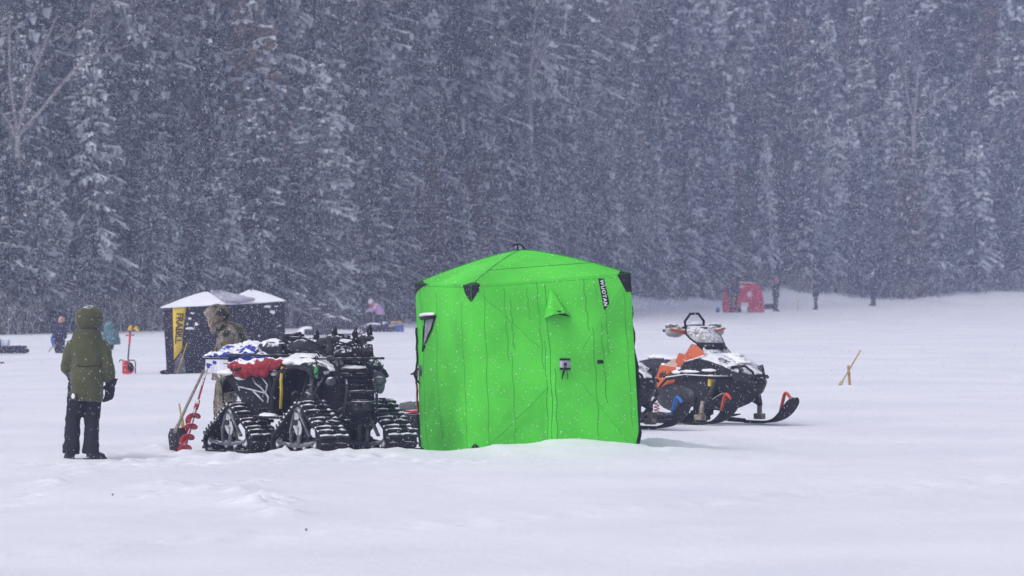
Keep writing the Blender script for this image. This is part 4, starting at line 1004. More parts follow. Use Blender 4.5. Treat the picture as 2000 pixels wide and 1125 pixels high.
# ================================================================== tracked quad
BLK, RUB, STL = MT['black_plastic'], MT['rubber'], MT['steel_dark']
def hull2(circles, n=96):             # outline around wheels: convex hull of circles in x,z
    pts = [(cx + r * math.cos(a), cz + r * math.sin(a)) for cx, cz, r in circles for a in [2 * math.pi * i / 40 for i in range(40)]]
    pts = sorted(set((round(a, 5), round(b, 5)) for a, b in pts))
    def half(ps):
        h = []
        for p in ps:
            while len(h) > 1 and (h[-1][0] - h[-2][0]) * (p[1] - h[-2][1]) - (h[-1][1] - h[-2][1]) * (p[0] - h[-2][0]) <= 0: h.pop()
            h.append(p)
        return h
    h = half(pts)[:-1] + half(pts[::-1])[:-1]; h.append(h[0]); L = [0]
    for a, b in zip(h, h[1:]): L.append(L[-1] + math.hypot(b[0] - a[0], b[1] - a[1]))
    xs = np.linspace(0, L[-1], n + 1)[:-1]
    return np.interp(xs, L, [p[0] for p in h]), np.interp(xs, L, [p[1] for p in h]), L[-1]
def make_track(w=.36, Lb=1.0, H=.53, ax=0.0):
    cs = [(-Lb / 2 + .13, .125, .125), (Lb / 2 - .13, .135, .125), (ax, H - .10, .10)]
    x, z, L = hull2(cs, 120); n = len(x); cx, cz = x.mean(), z.mean()
    tx = np.roll(x, -1) - np.roll(x, 1); tz = np.roll(z, -1) - np.roll(z, 1); l = np.hypot(tx, tz); tx /= l; tz /= l; nx, nz = tz, -tx
    sgn = 1 if ((x - cx) * nx + (z - cz) * nz).mean() > 0 else -1; nx *= sgn; nz *= sgn
    mb = MB(); rings = []
    for i in range(n):
        rings.append([V((x[i] + nx[i] * o, y, z[i] + nz[i] * o)) for o, y in ((0, -w / 2), (0, w / 2), (-.024, w / 2), (-.024, -w / 2))])
    mb.loft(rings + [rings[0]], cap=False, smooth=False)
    step = .068; m = int(L / step); sn = MB()
    for k in range(m):
        f = k / m * n; i = int(f) % n; p = V((x[i], 0, z[i])); T = V((tx[i], 0, tz[i])); N = V((nx[i], 0, nz[i])); up = T if T.z > 0 else -T
        for seg, (y0, y1, hh) in enumerate(((-w / 2, -w * .04, .040), (w * .02, w * .26, .044), (w * .29, w / 2, .034))):
            off = .006 * (seg % 2); c = p + T * off + N * (hh / 2); Q = Matrix((T, V((0, 1, 0)), N)).transposed().to_4x4()
            mb.box(c + V((0, (y0 + y1) / 2, 0)), (.026, y1 - y0, hh), Q, 0, .004)
        if k % 2 == 0: # guide tooth inside
            for y in (-w * .22, w * .22): mb.box(p - N * .045 + V((0, y, 0)), (.03, .03, .045), Matrix((T, V((0, 1, 0)), N)).transposed().to_4x4(), 0, .006)
        if N.z > .22 and up.z > .12: # snow caught on the upper side of each cleat
            rr = random.Random(k); y = -w / 2
            while y < w / 2 - .04:
                ln = rr.uniform(.12, .30); y2 = min(w / 2, y + ln)
                if rr.random() < .93: sn.tube([p + up * .030 + N * .012 + V((0, y, 0)), p + up * .026 + N * .026 + V((0, (y + y2) / 2, 0)), p + up * .030 + N * .012 + V((0, y2, 0))], [.009, .015 + .007 * rr.random(), .009], n=6)
                y = y2 + .004
    belt = mb.build('track', RUB)
    sn.build('cleat_snow', MT['snow'], belt)
    # side frame seen on the outside
    gm = MT['grey_metal']
    for s in (-1, 1):
        yy = s * (w / 2 - .015)
        a = MB(); a.tube([(-.10, yy, .10), (-.12, yy, .26), (-.055, yy, .42), (ax + .02, yy + s * .015, H - .055), (ax + .10, yy, .38), (Lb * .26, yy, .20)], .026, n=8, flat=.55)
        a.tube([(-Lb * .36, yy, .13), (-.10, yy, .10), (.10, yy, .10), (Lb * .36, yy, .14)], .022, n=8)
        a.tube([(.05, yy, .11), (.07, yy, .30)], .03, n=8); a.build('side_frame', gm, belt)
        b = MB(); poly = [(ax - .03, H - .10), (ax + .035, H - .10), (ax + .12, .28), (ax + .10, .23), (ax + .05, .205), (ax + .0, .22), (ax - .06, .30)]
        b.xz(poly, yy + s * .012, yy + s * .022); b.build('plate', MT['light_metal'], belt, bevel=.004)
        c = MB(); 
        c.tube([(ax + .01, yy + s * .02, H - .20), (ax + .01, yy + s * .05, H - .20)], .034, n=14); c.build('hub', STL, belt); c = MB(); c.tube([(ax + .075, yy + s * .02, H - .17), (ax + .075, yy + s * .03, H - .17)], .014, n=10); c.build('bolt', STL, belt)
    wm = MB(); wm.tube([(0, -.03, 0), (0, -.022, 0), (0, .022, 0), (0, .03, 0)], [.052, .062, .062, .052], n=20)
    hm = MB(); hm.tube([(0, -.04, 0), (0, .04, 0)], [.026, .026], n=14); rm = MB(); rm.tube([(.038 * math.cos(t), -.034, .038 * math.sin(t)) for t in [2 * math.pi * i / 16 for i in range(17)]], .007, n=5); 
    xs = [-.37 * Lb + .0, -.03, .16, .36 * Lb]
    wh = None
    for s in (-1, 1):
        for x0 in xs:
            yw = s * (w / 2 - .045); zz = .095 if abs(x0) < .3 else .115
            if wh is None:
                wh = wm.build('road_wheel', RUB, belt); wh.location = (x0, yw, zz)
                wm_me, hb = wh.data, hm.build('wheel_cap', MT['light_metal'], wh); r2 = rm.build('wheel_rim', gm, wh)
            else:
                # track is already a part of the quad: wheels are its sub-parts, cap and rim are joined in one sub-part each
                w2 = wh.copy(); col.objects.link(w2); w2.parent = belt; w2.location = (x0, yw, zz)
    # merge cap and rim into the wheel mesh so that the tree stays three levels deep
    bm = bmesh.new(); bm.from_mesh(wh.data)
    for ch in list(wh.children):
        me = ch.data; off = {RUB.name: 0, 'light_metal': 1, 'grey_metal': 2}[me.materials[0].name]
        n0 = len(bm.faces); bm.from_mesh(me); bm.faces.ensure_lookup_table()
        for f in bm.faces[n0:]: f.material_index = off
        bpy.data.objects.remove(ch)
    bm.to_mesh(wh.data); bm.free(); wh.data.materials.append(MT['light_metal']); wh.data.materials.append(gm)
    dr = MB(); dr.tube([(ax, -w * .4, H - .12), (ax, w * .4, H - .12)], .075, n=12); dr.build('drive_sprocket', STL, belt)
    return belt

QLENS = mat('quad_lens', (.06, .075, .078), .25, var=.5, scale=18, snow=.5)
def quad():
    a = R(55); org = onground(G(605, 884.5), -.015)
    root = thing('tracked_quad', org, 'black quad bike on four rubber tracks loaded with snowy gear', 'quad bike', rz=-a)
    def L(px, py, y):                       # photographed point on the plane at lateral y
        return V(((px - 605 - 137.6 * y) / 96.4, y, (884.5 - py) / 168.0))
    t0 = make_track(.36, 1.06, .55, .02); t0.parent = root; t0.location = (-.66, -.53, 0)
    for (x, y, st, nm) in ((-.66, .53, 0, 0), (.66, -.43, R(-2), 1), (.66, .50, R(0), 1)):
        t = copy_tree(t0, root); t.location = (x, y, .0)
        if y > 0:
            for ch in [c for c in t.children if c.name.split('.')[0] in ('plate', 'hub', 'bolt') and sum(v.co.y for v in c.data.vertices) < 0]: bpy.data.objects.remove(ch); t.rotation_euler = (0, 0, st)
        if nm: t.scale = (1.0, 1.06, 1.08)
    B = lambda: MB()
    # chassis, engine, belly
    m = B(); m.xz([(-.98, .50), (-.98, .84), (-.55, .92), (-.1, .84), (.22, .96), (.55, 1.02), (.98, .90), (1.0, .60), (.9, .42), (-.7, .40)], -.24, .24); m.build('body', BLK, root, bevel=.03)
    m = B(); m.box((.05, 0, .46), (.9, .34, .34), None, 0, .05); m.tube([(.2, -.22, .55), (.45, -.30, .50), (.6, -.2, .45)], .05, n=8); m.tube([(-.2, -.2, .62), (.15, -.27, .66)], .06, n=8); m.build('engine', STL, root, bevel=.01)
    m = B()
    for sx in (-.66, .64):
        m.tube([(sx, -.5, .44), (sx, .5, .44)], .04, n=8)
        for s in (-1, 1):
            m.tube([(sx - .12, s * .15, .36), (sx, s * .47, .38), (sx + .12, s * .15, .36)], .022, n=6); m.tube([(sx, s * .40, .40), (sx - .05, s * .24, .82)], .035, n=8)
    m.build('suspension', STL, root)
    # rear fenders and side panels, front fenders
    for s in (-1, 1):
        m = B(); prof = [(-1.08, .70), (-1.06, .82), (-.98, .90), (-.7, .95), (-.35, .93), (-.16, .86), (-.08, .70), (-.06, .52)]
        m.sheet([[V((x, s * y, z - (.03 if y > .45 else 0))) for x, z in prof] for y in (.16, .32, .47, .53)]); m.build('rear_fender', BLK, root, solid=.02, sub=1)
        m = B(); pp = [L(437, 737, -.5), L(470, 727, -.5), L(530, 722, -.5), L(541, 800, -.5), L(520, 822, -.5), L(500, 818, -.5), L(475, 790, -.5), L(455, 762, -.5)]
        m.xz([(p.x, p.z) for p in pp], s * .47, s * .515); m.build('side_panel', BLK, root, bevel=.015)
        m = B(); prof = [(.02, .50), (.05, .70), (.10, .86), (.20, .98), (.34, 1.045), (.55, 1.075), (.75, 1.07), (.82, 1.05), (.88, 1.01), (.92, .965)]
        m.sheet([[V((x - (.05 if y > .55 else 0), s * y, z - dz)) for x, z in prof] for y, dz in ((.14, -.02), (.28, 0), (.40, .005), (.49 - .08 * (s > 0), .03), (.53 - .09 * (s > 0), .07))]); m.build('front_fender', BLK, root, solid=.02, sub=1)
        m = B(); m.xz([(.06, .50), (.12, .86), (.34, 1.02), (.75, 1.04), (.98, .88), (.94, .50), (.5, .42)], s * .20, s * .23); m.build('inner_liner', mat('wheel_well', (.011, .011, .014), .7, c2=(.04, .034, .028), scale=9, fleck=.06), root)
        m = B(); m.ell((.95, s * .33, .84), (.05, .085, .055), (0, .3, -s * .3)); m.build('headlight', QLENS, root)
        m = B(); m.box((-.02, s * .50, .42), (.50, .22, .03), None, 0, .01); m.xz([(-.28, .40), (-.20, .52), (-.14, .52), (-.16, .40)], s * .40, s * .60); m.build('footboard', BLK, root)
        m = B(); m.ell((-.08, s * .52, .44), (.17, .085, .03)); m.build('footboard_snow', MT['snow'], root, disp=(.04, .08))
        m = B(); lip = [(.03, .56), (.06, .72), (.12, .88), (.22, .985), (.36, 1.03), (.56, 1.05), (.72, 1.035), (.84, .99), (.90, .93)]
        m.tube([V((x, s * (.545 if s < 0 else .47), z - .04)) for x, z in lip], .024, n=7); m.build('fender_lip', MT['rubber'], root)
        m = B(); m.tube([(x + .006 * math.cos(t * 2.0), s * .38 + .05 * math.sin(t), .46 + .0115 * t) for x, t in [(.62, k * .5) for k in range(60)]], .011, n=5); m.tube([(.62, s * .38, .42), (.60, s * .36, .92)], .026, n=8); m.build('shock', MT['grey_metal'], root)
        m = B(); m.box((.50, s * .33, .62), (.20, .07, .16), (0, .3, 0), 0, .03); m.tube([(.25, s * .34, .50), (.42, s * .36, .70), (.45, s * .30, .95)], .02, n=6); m.tube([(.82, s * .30, .50), (.72, s * .40, .72), (.80, s * .28, .92)], .018, n=6); m.build('hose', MT['steel_dark'], root)
    # snow-caked grab frame on the near side
    m = B()
    for pts in ([(465, 757), (492, 762), (521, 768)], [(521, 768), (525, 752), (514, 738)], [(494, 738), (500, 750), (512, 758), (521, 768)], [(521, 768), (527, 776), (525, 786)], [(497, 766), (508, 776), (516, 784)], [(465, 757), (467, 765)]):
        m.tube([L(px, py, -.535) for px, py in pts], [.010] * len(pts), n=6)
    m.build('grab_frame', mat('snow_caked_steel', (.62, .63, .68), .8, c2=(.30, .30, .36), scale=12), root)
    m = B(); m.ell(L(455, 731, -.36), (.30, .18, .055)); m.ell(L(475, 738, -.47), (.18, .06, .05)); m.ell(L(520, 730, -.47), (.25, .05, .035)); m.build('fender_snow', MT['snow'], root, disp=(.06, .12))
    m = B()
    for px, py, y, rx, ry, rz in ((578, 706, -.40, .20, .16, .05), (605, 712, -.36, .22, .14, .06), (640, 708, -.12, .20, .22, .06), (652, 722, -.16, .14, .12, .07), (560, 704, -.43, .12, .10, .035), (600, 697, -.2, .2, .2, .04)):
        m.ell(L(px, py, y), (rx, ry, rz))
    m.build('hood_snow', MT['snow'], root, remesh=.02, sm=4, disp=(.05, .1))
    m = B(); fp = [(.22, 1.0), (.34, 1.06), (.55, 1.09), (.70, 1.085), (.84, 1.055), (.91, 1.0), (.94, .95)]
    m.sheet([[V((x - .03 * j, -.24 - .075 * j, z + .012 + .010 * math.sin(3 * j + 5 * x) - (.05 if j == 3 else 0))) for x, z in fp] for j in range(4)]); m.build('fender_snow', MT['snow'], root, solid=.03, sub=2, disp=(.04, .09))
    # grille and nose
    m = B()
    for k in range(6): m.box((1.0 - .012 * abs(k - 2.5), -.02, .70 + .052 * k), (.06, .44, .022), (0, .35, 0), 0, .006)
    m.xz([(.92, .62), (1.02, .64), (1.0, 1.0), (.90, 1.02)], -.26, -.225); m.xz([(.92, .62), (1.02, .64), (1.0, 1.0), (.90, 1.02)], .185, .22); m.build('grille', mat('grille_black', (.009, .009, .012), .6, spec=.2, fleck=.05), root, bevel=.006)
    m = B(); m.ell((.97, -.02, 1.0), (.05, .16, .02)); m.build('nose_snow', MT['snow'], root, disp=(.03, .06))
    m = B(); m.tube([(.88, -.24, .50), (1.06, -.22, .54), (1.09, -.20, .74), (1.03, -.18, .86)], .018, n=8); m.tube([(.88, .24, .50), (1.06, .22, .54), (1.09, .20, .74), (1.03, .18, .86)], .018, n=8)
    m.tube([(1.07, -.22, .60), (1.09, 0, .60), (1.07, .22, .60)], .018, n=8); m.tube([(1.09, -.2, .72), (1.11, 0, .73), (1.09, .2, .72)], .016, n=8); m.build('bumper', STL, root)
    m = B(); m.box((1.02, .0, .56), (.14, .26, .13), (0, -.25, 0), 0, .03); m.tube([(1.08, .03, .56), (1.12, .03, .56)], .04, n=12); m.build('winch', STL, root)
    # racks
    m = B(); ry = .37
    for y in (-ry, -.23, 0, .23, ry): m.tube([(.30, y, 1.10), (.98, y, 1.10)], .013, n=6)
    for x in (.30, .65, .98): m.tube([(x, -ry, 1.10), (x, ry, 1.10)], .015, n=6)
    for x in (.45, .98):
        for y in (-.25, .25): m.tube([(x, y, 1.10), (x - .05, y * .8, .95)], .014, n=6)
    m.build('front_rack', STL, root)
    m = B(); ry = .46
    for y in (-ry, -.23, 0, .23, ry): m.tube([(-1.12, y, 1.02), (-.38, y, 1.02)], .013, n=6)
    for x in (-1.12, -.75, -.38): m.tube([(x, -ry, 1.02), (x, ry, 1.02)], .015, n=6)
    for x in (-1.05, -.5):
        for y in (-.25, .25): m.tube([(x, y, 1.02), (x, y, .88)], .014, n=6)
    m.tube([(-1.05, -.46, 1.125), (-.3, -.46, 1.125), (.25, -.46, 1.135)], .016, n=6); m.build('rear_rack', STL, root)
    # drop basket behind the rear rack
    m = B(); y0 = -.46
    m.box((-1.28, y0, .99), (.50, .02, .165), None, 0, .006); m.box((-1.28, .46, .99), (.50, .02, .165), None, 0, .006); m.box((-1.53, 0, .99), (.02, .92, .165), None, 0, .006); m.box((-1.28, 0, .92), (.5, .9, .02), None, 0, .006)
    for x in (-1.49, -1.38, -1.27): m.box((x, y0 - .016, .945), (.035, .016, .085), None, 0, .005)
    m.build('drop_basket', mat('white_bin', (.66, .67, .72), .6, var=.1, snow=.6), root)
    m = B(); m.box((-1.28, y0 - .004, 1.077), (.53, .03, .022), None, 0, .006); m.box((-1.53, 0, 1.077), (.03, .93, .022), None, 0, .006); m.box((-1.53, y0 - .004, 1.03), (.03, .03, .10), None, 0, .004); m.tube([(-1.22, y0 - .02, .90), (-1.12, y0 - .02, .74), (-1.09, y0 - .03, .56)], .014, n=6); m.build('basket_rail', STL, root)
    m = B()
    for x, z, r in ((-1.43, .99, .05), (-1.31, 1.03, .035)): m.box((x, y0 - .014, z), (r * 2.2, .006, r * 1.1), (0, .12, 0), 0, .002)
    m.build('basket_lining', MT['blue_cloth'], root)
    # seat, bars
    m = B(); m.ell((-.38, 0, 1.0), (.36, .17, .10)); m.ell((-.05, 0, 1.0), (.26, .15, .09)); m.build('seat', MT['black_plastic'], root, remesh=.02, sm=4)
    m = B(); m.tube([(.42, 0, .95), (.30, 0, 1.22)], .04, n=8); m.tube([(.18, -.40, 1.335), (.27, -.25, 1.33), (.33, -.10, 1.25), (.33, .10, 1.25), (.27, .25, 1.33), (.18, .40, 1.335)], .014, n=8); m.box((.34, 0, 1.27), (.14, .20, .10), None, 0, .03)
    m.build('handlebar', STL, root)
    for s in (-1, 1):
        m = B(); m.tube([(.20, s * .31, 1.335), (.15, s * .44, 1.335)], [.021, .021], n=10, round_=True); m.box((.23, s * .27, 1.345), (.06, .07, .06), None, 0, .015); m.build('grip', MT['black_plain'], root)
        m = B(); m.tube([(.25, s * .27, 1.33), (.26, s * .38, 1.315), (.24, s * .52, 1.305)], [.009, .008, .010], n=6); m.build('brake_lever', MT['black_plain'], root)
    m = B(); rr = random.Random(2)
    for k in range(4):
        y = .10 * k - .15; m.tube([(.33, y, 1.22), (.5 + .05 * k, y - .1, 1.20 - .03 * k), (.45, y + .06, 1.03)], .008, n=5)
    m.build('brake_cable', MT['black_plain'], root)
    # rubber-jawed holders on posts
    for px, y in ((650, -.27), (713, .185)):
        x = (px - 605 - 137.6 * y) / 96.4
        m = B(); m.tube([(x, y, .86), (x, y, 1.30)], .021, n=8); m.box((x, y, 1.10), (.07, .07, .06), None, 0, .01); m.tube([(x, y, 1.20), (x - .03, y, 1.29), (x - .02, y, 1.33)], .045, n=10, round_=True); m.tube([(x - .09, y - .07, 1.31), (x + .05, y + .06, 1.33)], .035, n=8, round_=True)
        hp = m.build('rod_holder', STL, root)
        for k, (dx, dy, zt) in enumerate(((-.12, -.10, 1.40), (.03, .05, 1.44)) if px < 680 else ((-.05, -.08, 1.42), (.04, .06, 1.46))):
            m = B(); c = V((x + dx, y + dy, 1.32)); m.tube([c, c + V((-.012, -.01, zt - 1.40 + .04)), c + V((-.008, -.006, zt - 1.35)), c + V((.0, .0, zt - 1.32 + .03))], [.032, .042, .038, .006], n=6, flat=.6, smooth=False); m.build('jaw', MT['black_plain'], hp)
    m = B(); m.tube([(-.30, -.20, 1.04), (-.06, -.44, 1.00)], .012, n=6); pts = [L(556, 716, -.535), L(553, 740, -.54), L(554, 765, -.54), L(552, 797, -.55)]
    m2 = B(); m2.tube(pts, [.022, .022, .024, .02], n=6, flat=.25); m2.build('hanging_strap', MT['yellow'], root)
    m = B(); m.tube([L(738, 705, .52), L(742, 714, .54), L(740, 722, .54)], .012, n=6); m.build('mirror_bracket', STL, root)
    m = B(); m.tube([L(722, 700, .48), L(738, 703, .50), L(747, 714, .52), L(744, 728, .52)], [.02, .03, .03, .02], n=8, flat=.5); m.ell((.84, .36, .87), (.08, .13, .14)); m.ell((.80, .44, .80), (.06, .06, .12)); m.build('hand_shield', mat('grey_shield', (.10, .10, .13), .5, snow=.75), root, remesh=.018, sm=3)
    m = B(); m.tube([L(728, 692, .48), L(733, 700, .5), L(736, 712, .54)], .008, n=5); m.build('pull_cord', MT['yellow'], root)
    m = B(); m.tube([L(733, 755, .50), L(740, 753, .52), L(741, 747, .52)], .012, n=6); m.build('tow_hook', MT['yellow'], root)
    for y in (-.3, .0, .3):
        m = B(); m.box((.05 + .35, y * .9, 1.125), (.25, .2, .03), (0, 0, .3), 0, .01)
    # ---- load lying on it: things of their own, placed in the quad's frame
    X = Matrix.Translation(org) @ Matrix.Rotation(-a, 4, 'Z')
    def load(name, base, label, cat): 
        return thing(name, X @ V(base), label, cat, rz=-a), (lambda p: V(p) - V(base))
    t, q = load('duffel_bag', (-.50, -.50, .90), 'long red soft bag streaked with snow along the quad side', 'bag')
    m = B(); pts = [L(443, 716, -.52), L(462, 716, -.55), L(490, 718, -.57), L(520, 715, -.57), L(545, 709, -.55), L(560, 705, -.50)]
    m.tube([q(p) for p in pts], [.03, .085, .115, .115, .10, .05], n=12, flat=.75, round_=True); m.ell(q(L(475, 722, -.56)), (.20, .09, .10)); m.ell(q(L(512, 720, -.57)), (.20, .09, .10)); m.ell(q(L(470, 733, -.57)), (.12, .06, .05))
    m.build('cloth', MT['red_cloth'], t, remesh=.016, sm=3, disp=(.10, .11))
    m = B(); m.tube([q(L(452, 724, -.66)), q(L(458, 726, -.68)), q(L(468, 722, -.67)), q(L(480, 716, -.66))], .014, n=6); m.build('buckle_strap', MT['black_plain'], t)
    t, q = load('tarp', (-1.0, -.1, 1.04), 'bright blue crumpled tarp under snow on the rear rack', 'tarp')
    m = B()
    for px, py, y, r in ((410, 702, -.30, (.12, .16, .05)), (440, 700, -.25, (.26, .2, .06)), (470, 696, -.2, (.24, .22, .08)), (497, 692, -.16, (.16, .16, .11)), (486, 688, .02, (.24, .2, .10)), (455, 690, .0, (.22, .2, .08)), (510, 700, -.3, (.14, .1, .06))): m.ell(q(L(px, py, y)), r)
    m.build('cloth', MT['blue_cloth'], t, remesh=.018, sm=2, disp=(.12, .12))
    t, q = load('backpack', (-.52, -.15, 1.08), 'black snow-topped pack with pale square label on the rack', 'backpack')
    m = B(); m.ell(q(L(532, 686, -.18)), (.26, .15, .13)); m.ell(q(L(520, 690, -.2)), (.16, .14, .10)); m.ell(q(L(545, 690, -.16)), (.17, .14, .10)); m.build('sack', mat('pack_cloth', (.018, .017, .028), .8, snow=.62), t, remesh=.018, sm=4, disp=(.04, .1))
    m = B(); c = q(L(508, 692, -.33)); m.box(c, (.14, .02, .075), (0, .45, -.25), 0, .004); m.build('label_patch', mat('pale_patch', (.35, .38, .45), .6, var=.3, scale=12), t)
    t, q = load('gear_bundle', (-.15, .0, 1.10), 'black folded metal-framed fishing gear strapped across the quad seat', 'gear')
    m = B(); rr = random.Random(6)
    for k in range(3):
        y = -.16 + .12 * k; z = 1.30 + .012 * k; m.tube([q((-.62, y + .1, z - .03)), q((.25, y, z + .015))], .013, n=6); m.tube([q((-.6, y + .1, z - .10)), q((.2, y, z - .09))], .009, n=6)
    m.box(q((-.2, -.12, 1.345)), (.20, .10, .06), (0, 0, .1), 0, .01); m.tube([q((-.34, -.1, 1.35)), q((-.05, -.1, 1.375))], .024, n=8)
    m.build('rod_frame', STL, t)
    m = B()
    for k in range(34):
        x = rr.uniform(-.42, .18); y = rr.uniform(-.26, -.1); z = rr.uniform(1.10, 1.29); dx = rr.uniform(-.13, .13); dz = rr.uniform(-.06, .06) * (1 if k % 3 else 2)
        m.tube([q((x, y, z)), q((x + dx, y + .02, z + dz))], rr.uniform(.006, .014), n=5)
        if k % 4 == 0: m.box(q((x, y, z)), (.06, .04, .045), (0, rr.uniform(-.4, .4), 0), 0, .008)
    m.box(q((-.12, -.05, 1.19)), (.58, .10, .18), None, 0, .03); m.build('folded_frame', MT['steel_dark'], t)
    m = B(); m.tube([q((.05, -.2, 1.22)), q((.13, -.1, 1.22)), q((.26, 0, 1.2))], [.085, .10, .09], n=12, round_=True); m.build('roll_bag', mat('roll_cloth', (.02, .019, .032), .7, snow=.45), t, disp=(.03, .08))
    t, q = load('gear_bag', (.8, .02, 1.12), 'black strappy bag lying on the front rack between the holders', 'bag')
    m = B(); m.ell(q((.76, .02, 1.17)), (.17, .17, .075)); m.ell(q((.74, .05, 1.23)), (.11, .10, .05)); m.ell(q((.86, .20, 1.17)), (.11, .09, .10)); m.ell(q((.82, -.10, 1.15)), (.13, .12, .05)); m.build('sack', mat('bag_cloth', (.016, .016, .022), .75, snow=.42), t, remesh=.018, sm=2, disp=(.10, .09))
    m = B()
    for k in range(5):
        y = -.2 + .09 * k; m.tube([q((.62, y, 1.16)), q((.72, y + .04, 1.27 + .02 * (k % 2))), q((.90, y + .1, 1.25)), q((.98, y + .06, 1.12))], .011, n=5)
    m.build('strap', MT['black_plain'], t)
    for px, py, y, lb in ((627, 703, -.47, 'green hooked tie-down strap hanging at the near front rack corner'), (724, 705, .44, 'green hooked tie-down strap hanging at the far front rack corner')):
        b = L(px, py, y); b.x = min(b.x, 1.07); t = thing('tie_down_strap', X @ b, lb, 'strap', rz=-a, group='green tie-down straps on the front rack')
        m = B(); m.tube([(0, -.02, .0), (0, -.02, -.05), (0, -.03, -.12)], .011, n=6); m.tube([(.03 * math.cos(u), -.02, .02 + .03 * math.sin(u)) for u in [i * .5 for i in range(11)]], .007, n=5); m.build('hook', MT['black_plain'], t)
        m = B(); m.tube([(0, -.02, -.05), (.01, -.03, -.10), (.0, -.03, -.16), (.01, -.02, -.20)], [.012, .028, .026, .015], n=6, flat=.4); m.build('webbing', MT['green_strap'], t)
quad()

# ------------------------------------------------------------------ shovel, auger, wooden tip-ups
def along(p0, p1, roll=0.0):
    z = (p1 - p0).normalized(); x = V((1, 0, 0)); x = (x - z * x.dot(z)).normalized(); y = z.cross(x)
    return Matrix.Translation(p0) @ Matrix((x, y, z)).transposed().to_4x4() @ Matrix.Rotation(roll, 4, 'Z')
def shovel():
    foot = onground(G(317, 888), -.03); top = W(398, 724, 66.3); M_ = along(foot, top); ln = (top - foot).length
    root = thing('snow_shovel', foot, 'black ribbed snow shovel with wooden handle leaning against the quad', 'shovel'); root.rotation_euler = M_.to_euler()
    m = MB(); m.tube([(0, .02, .52), (0, .02, .66)], .024, n=8); m.tube([(0, .02, .60), (0, 0, ln * .6), (0, 0, ln)], [.018, .017, .016], n=10); m.build('handle', MT['wood_grey'], root)
    rot = Matrix.Translation((0, .03, .60)) @ Matrix.Rotation(R(-22), 4, 'Y') @ Matrix.Rotation(R(58), 4, 'X'); m = MB(); g = []
    for i in range(13):
        t = i / 12; z = .46 * t - .455; hw = .098 + .012 * t - (.035 * max(0, (t - .85) / .15)) ; row = []
        for j in range(17):
            u = -1 + 2 * j / 16; bow = -.05 * (1 - u * u) * .8 - .05 * math.sin(t * 2.6); rib = -.006 * (1 if (j % 4 in (1, 2)) and t < .9 else 0)
            row.append(rot @ V((u * hw, bow + rib + .03, z)))
        g.append(row)
    m.sheet(g, smooth=False); m.build('scoop', MT['shovel_black'], root, solid=.008, bevel=.002)
    m = MB()
    for j in range(6): m.ell(rot @ V((-.07 + .028 * j, -.02, -.06 - .006 * (j % 2))), (.008, .008, .03))
    m.build('scoop_snow', MT['snow'], root)
shovel()
def auger():
    foot = onground(G(356, 887), -.03); top = W(404, 722, 66.35); M_ = along(foot, top); ln = (top - foot).length
    root = thing('ice_auger', foot, 'red spiral hand ice auger leaning against the quad', 'auger'); root.rotation_euler = M_.to_euler()
    m = MB(); m.tube([(0, 0, 0), (0, 0, .90)], .018, n=10); m.tube([(0, 0, .88), (0, 0, 1.02)], .027, n=10); m.box((0, 0, .95), (.05, .05, .035), None, 0, .006); m.tube([(0, 0, .98), (0, 0, ln)], .013, n=8); m.build('shaft', MT['red_paint'], root)
    g = []; n = 90
    for i in range(n + 1):
        a = i / n * 2 * math.pi * 4.1 + 2.2; z = .03 + .80 * i / n; r = .082 * min(1, 6 * i / n + .6) * min(1, (n - i) / 10 + .25); g.append([V((.016 * math.cos(a), .016 * math.sin(a), z + .008)), V((r * .55 * math.cos(a), r * .55 * math.sin(a), z + .002)), V((r * math.cos(a), r * math.sin(a), z))])
    m = MB(); m.sheet(g); m.build('flighting', MT['red_paint'], root, solid=.006)
    m = MB(); m.box((.03, 0, .02), (.07, .006, .04), (0, .3, .4), 0, .001); m.build('blade', MT['light_metal'], root)
auger()
def laths(px, py, pieces, label):
    p = onground(G(px, py)); t = thing('tip_up', p, label, 'tip-up'); s = FPX / p.y
    for nm, (x0, y0, x1, y1, w_, dy) in pieces:
        a, b = V(((x0 - px) / s, dy, (py - y0) / s)), V(((x1 - px) / s, dy * .3, (py - y1) / s)); M_ = along(a, b); m = MB(); l = (b - a).length
        m.box((0, 0, l / 2 - .0), (w_, .022, l), None, 0, .003, M=M_); m.build(nm, MT['wood'], t)
laths(357, 852, [('post', (360, 854, 354, 812, .045, 0)), ('arm', (357, 832, 350, 788, .022, -.03))], 'tan wooden tip-up standing behind the black snow shovel')
laths(1655, 751, [('post', (1660, 752, 1657, 712, .05, .02)), ('arm', (1641, 750, 1681, 682, .028, -.04)), ('foot_block', (1640, 752, 1644, 744, .06, -.04))], 'tan wooden tip-up with slanting arm alone on the right ice')
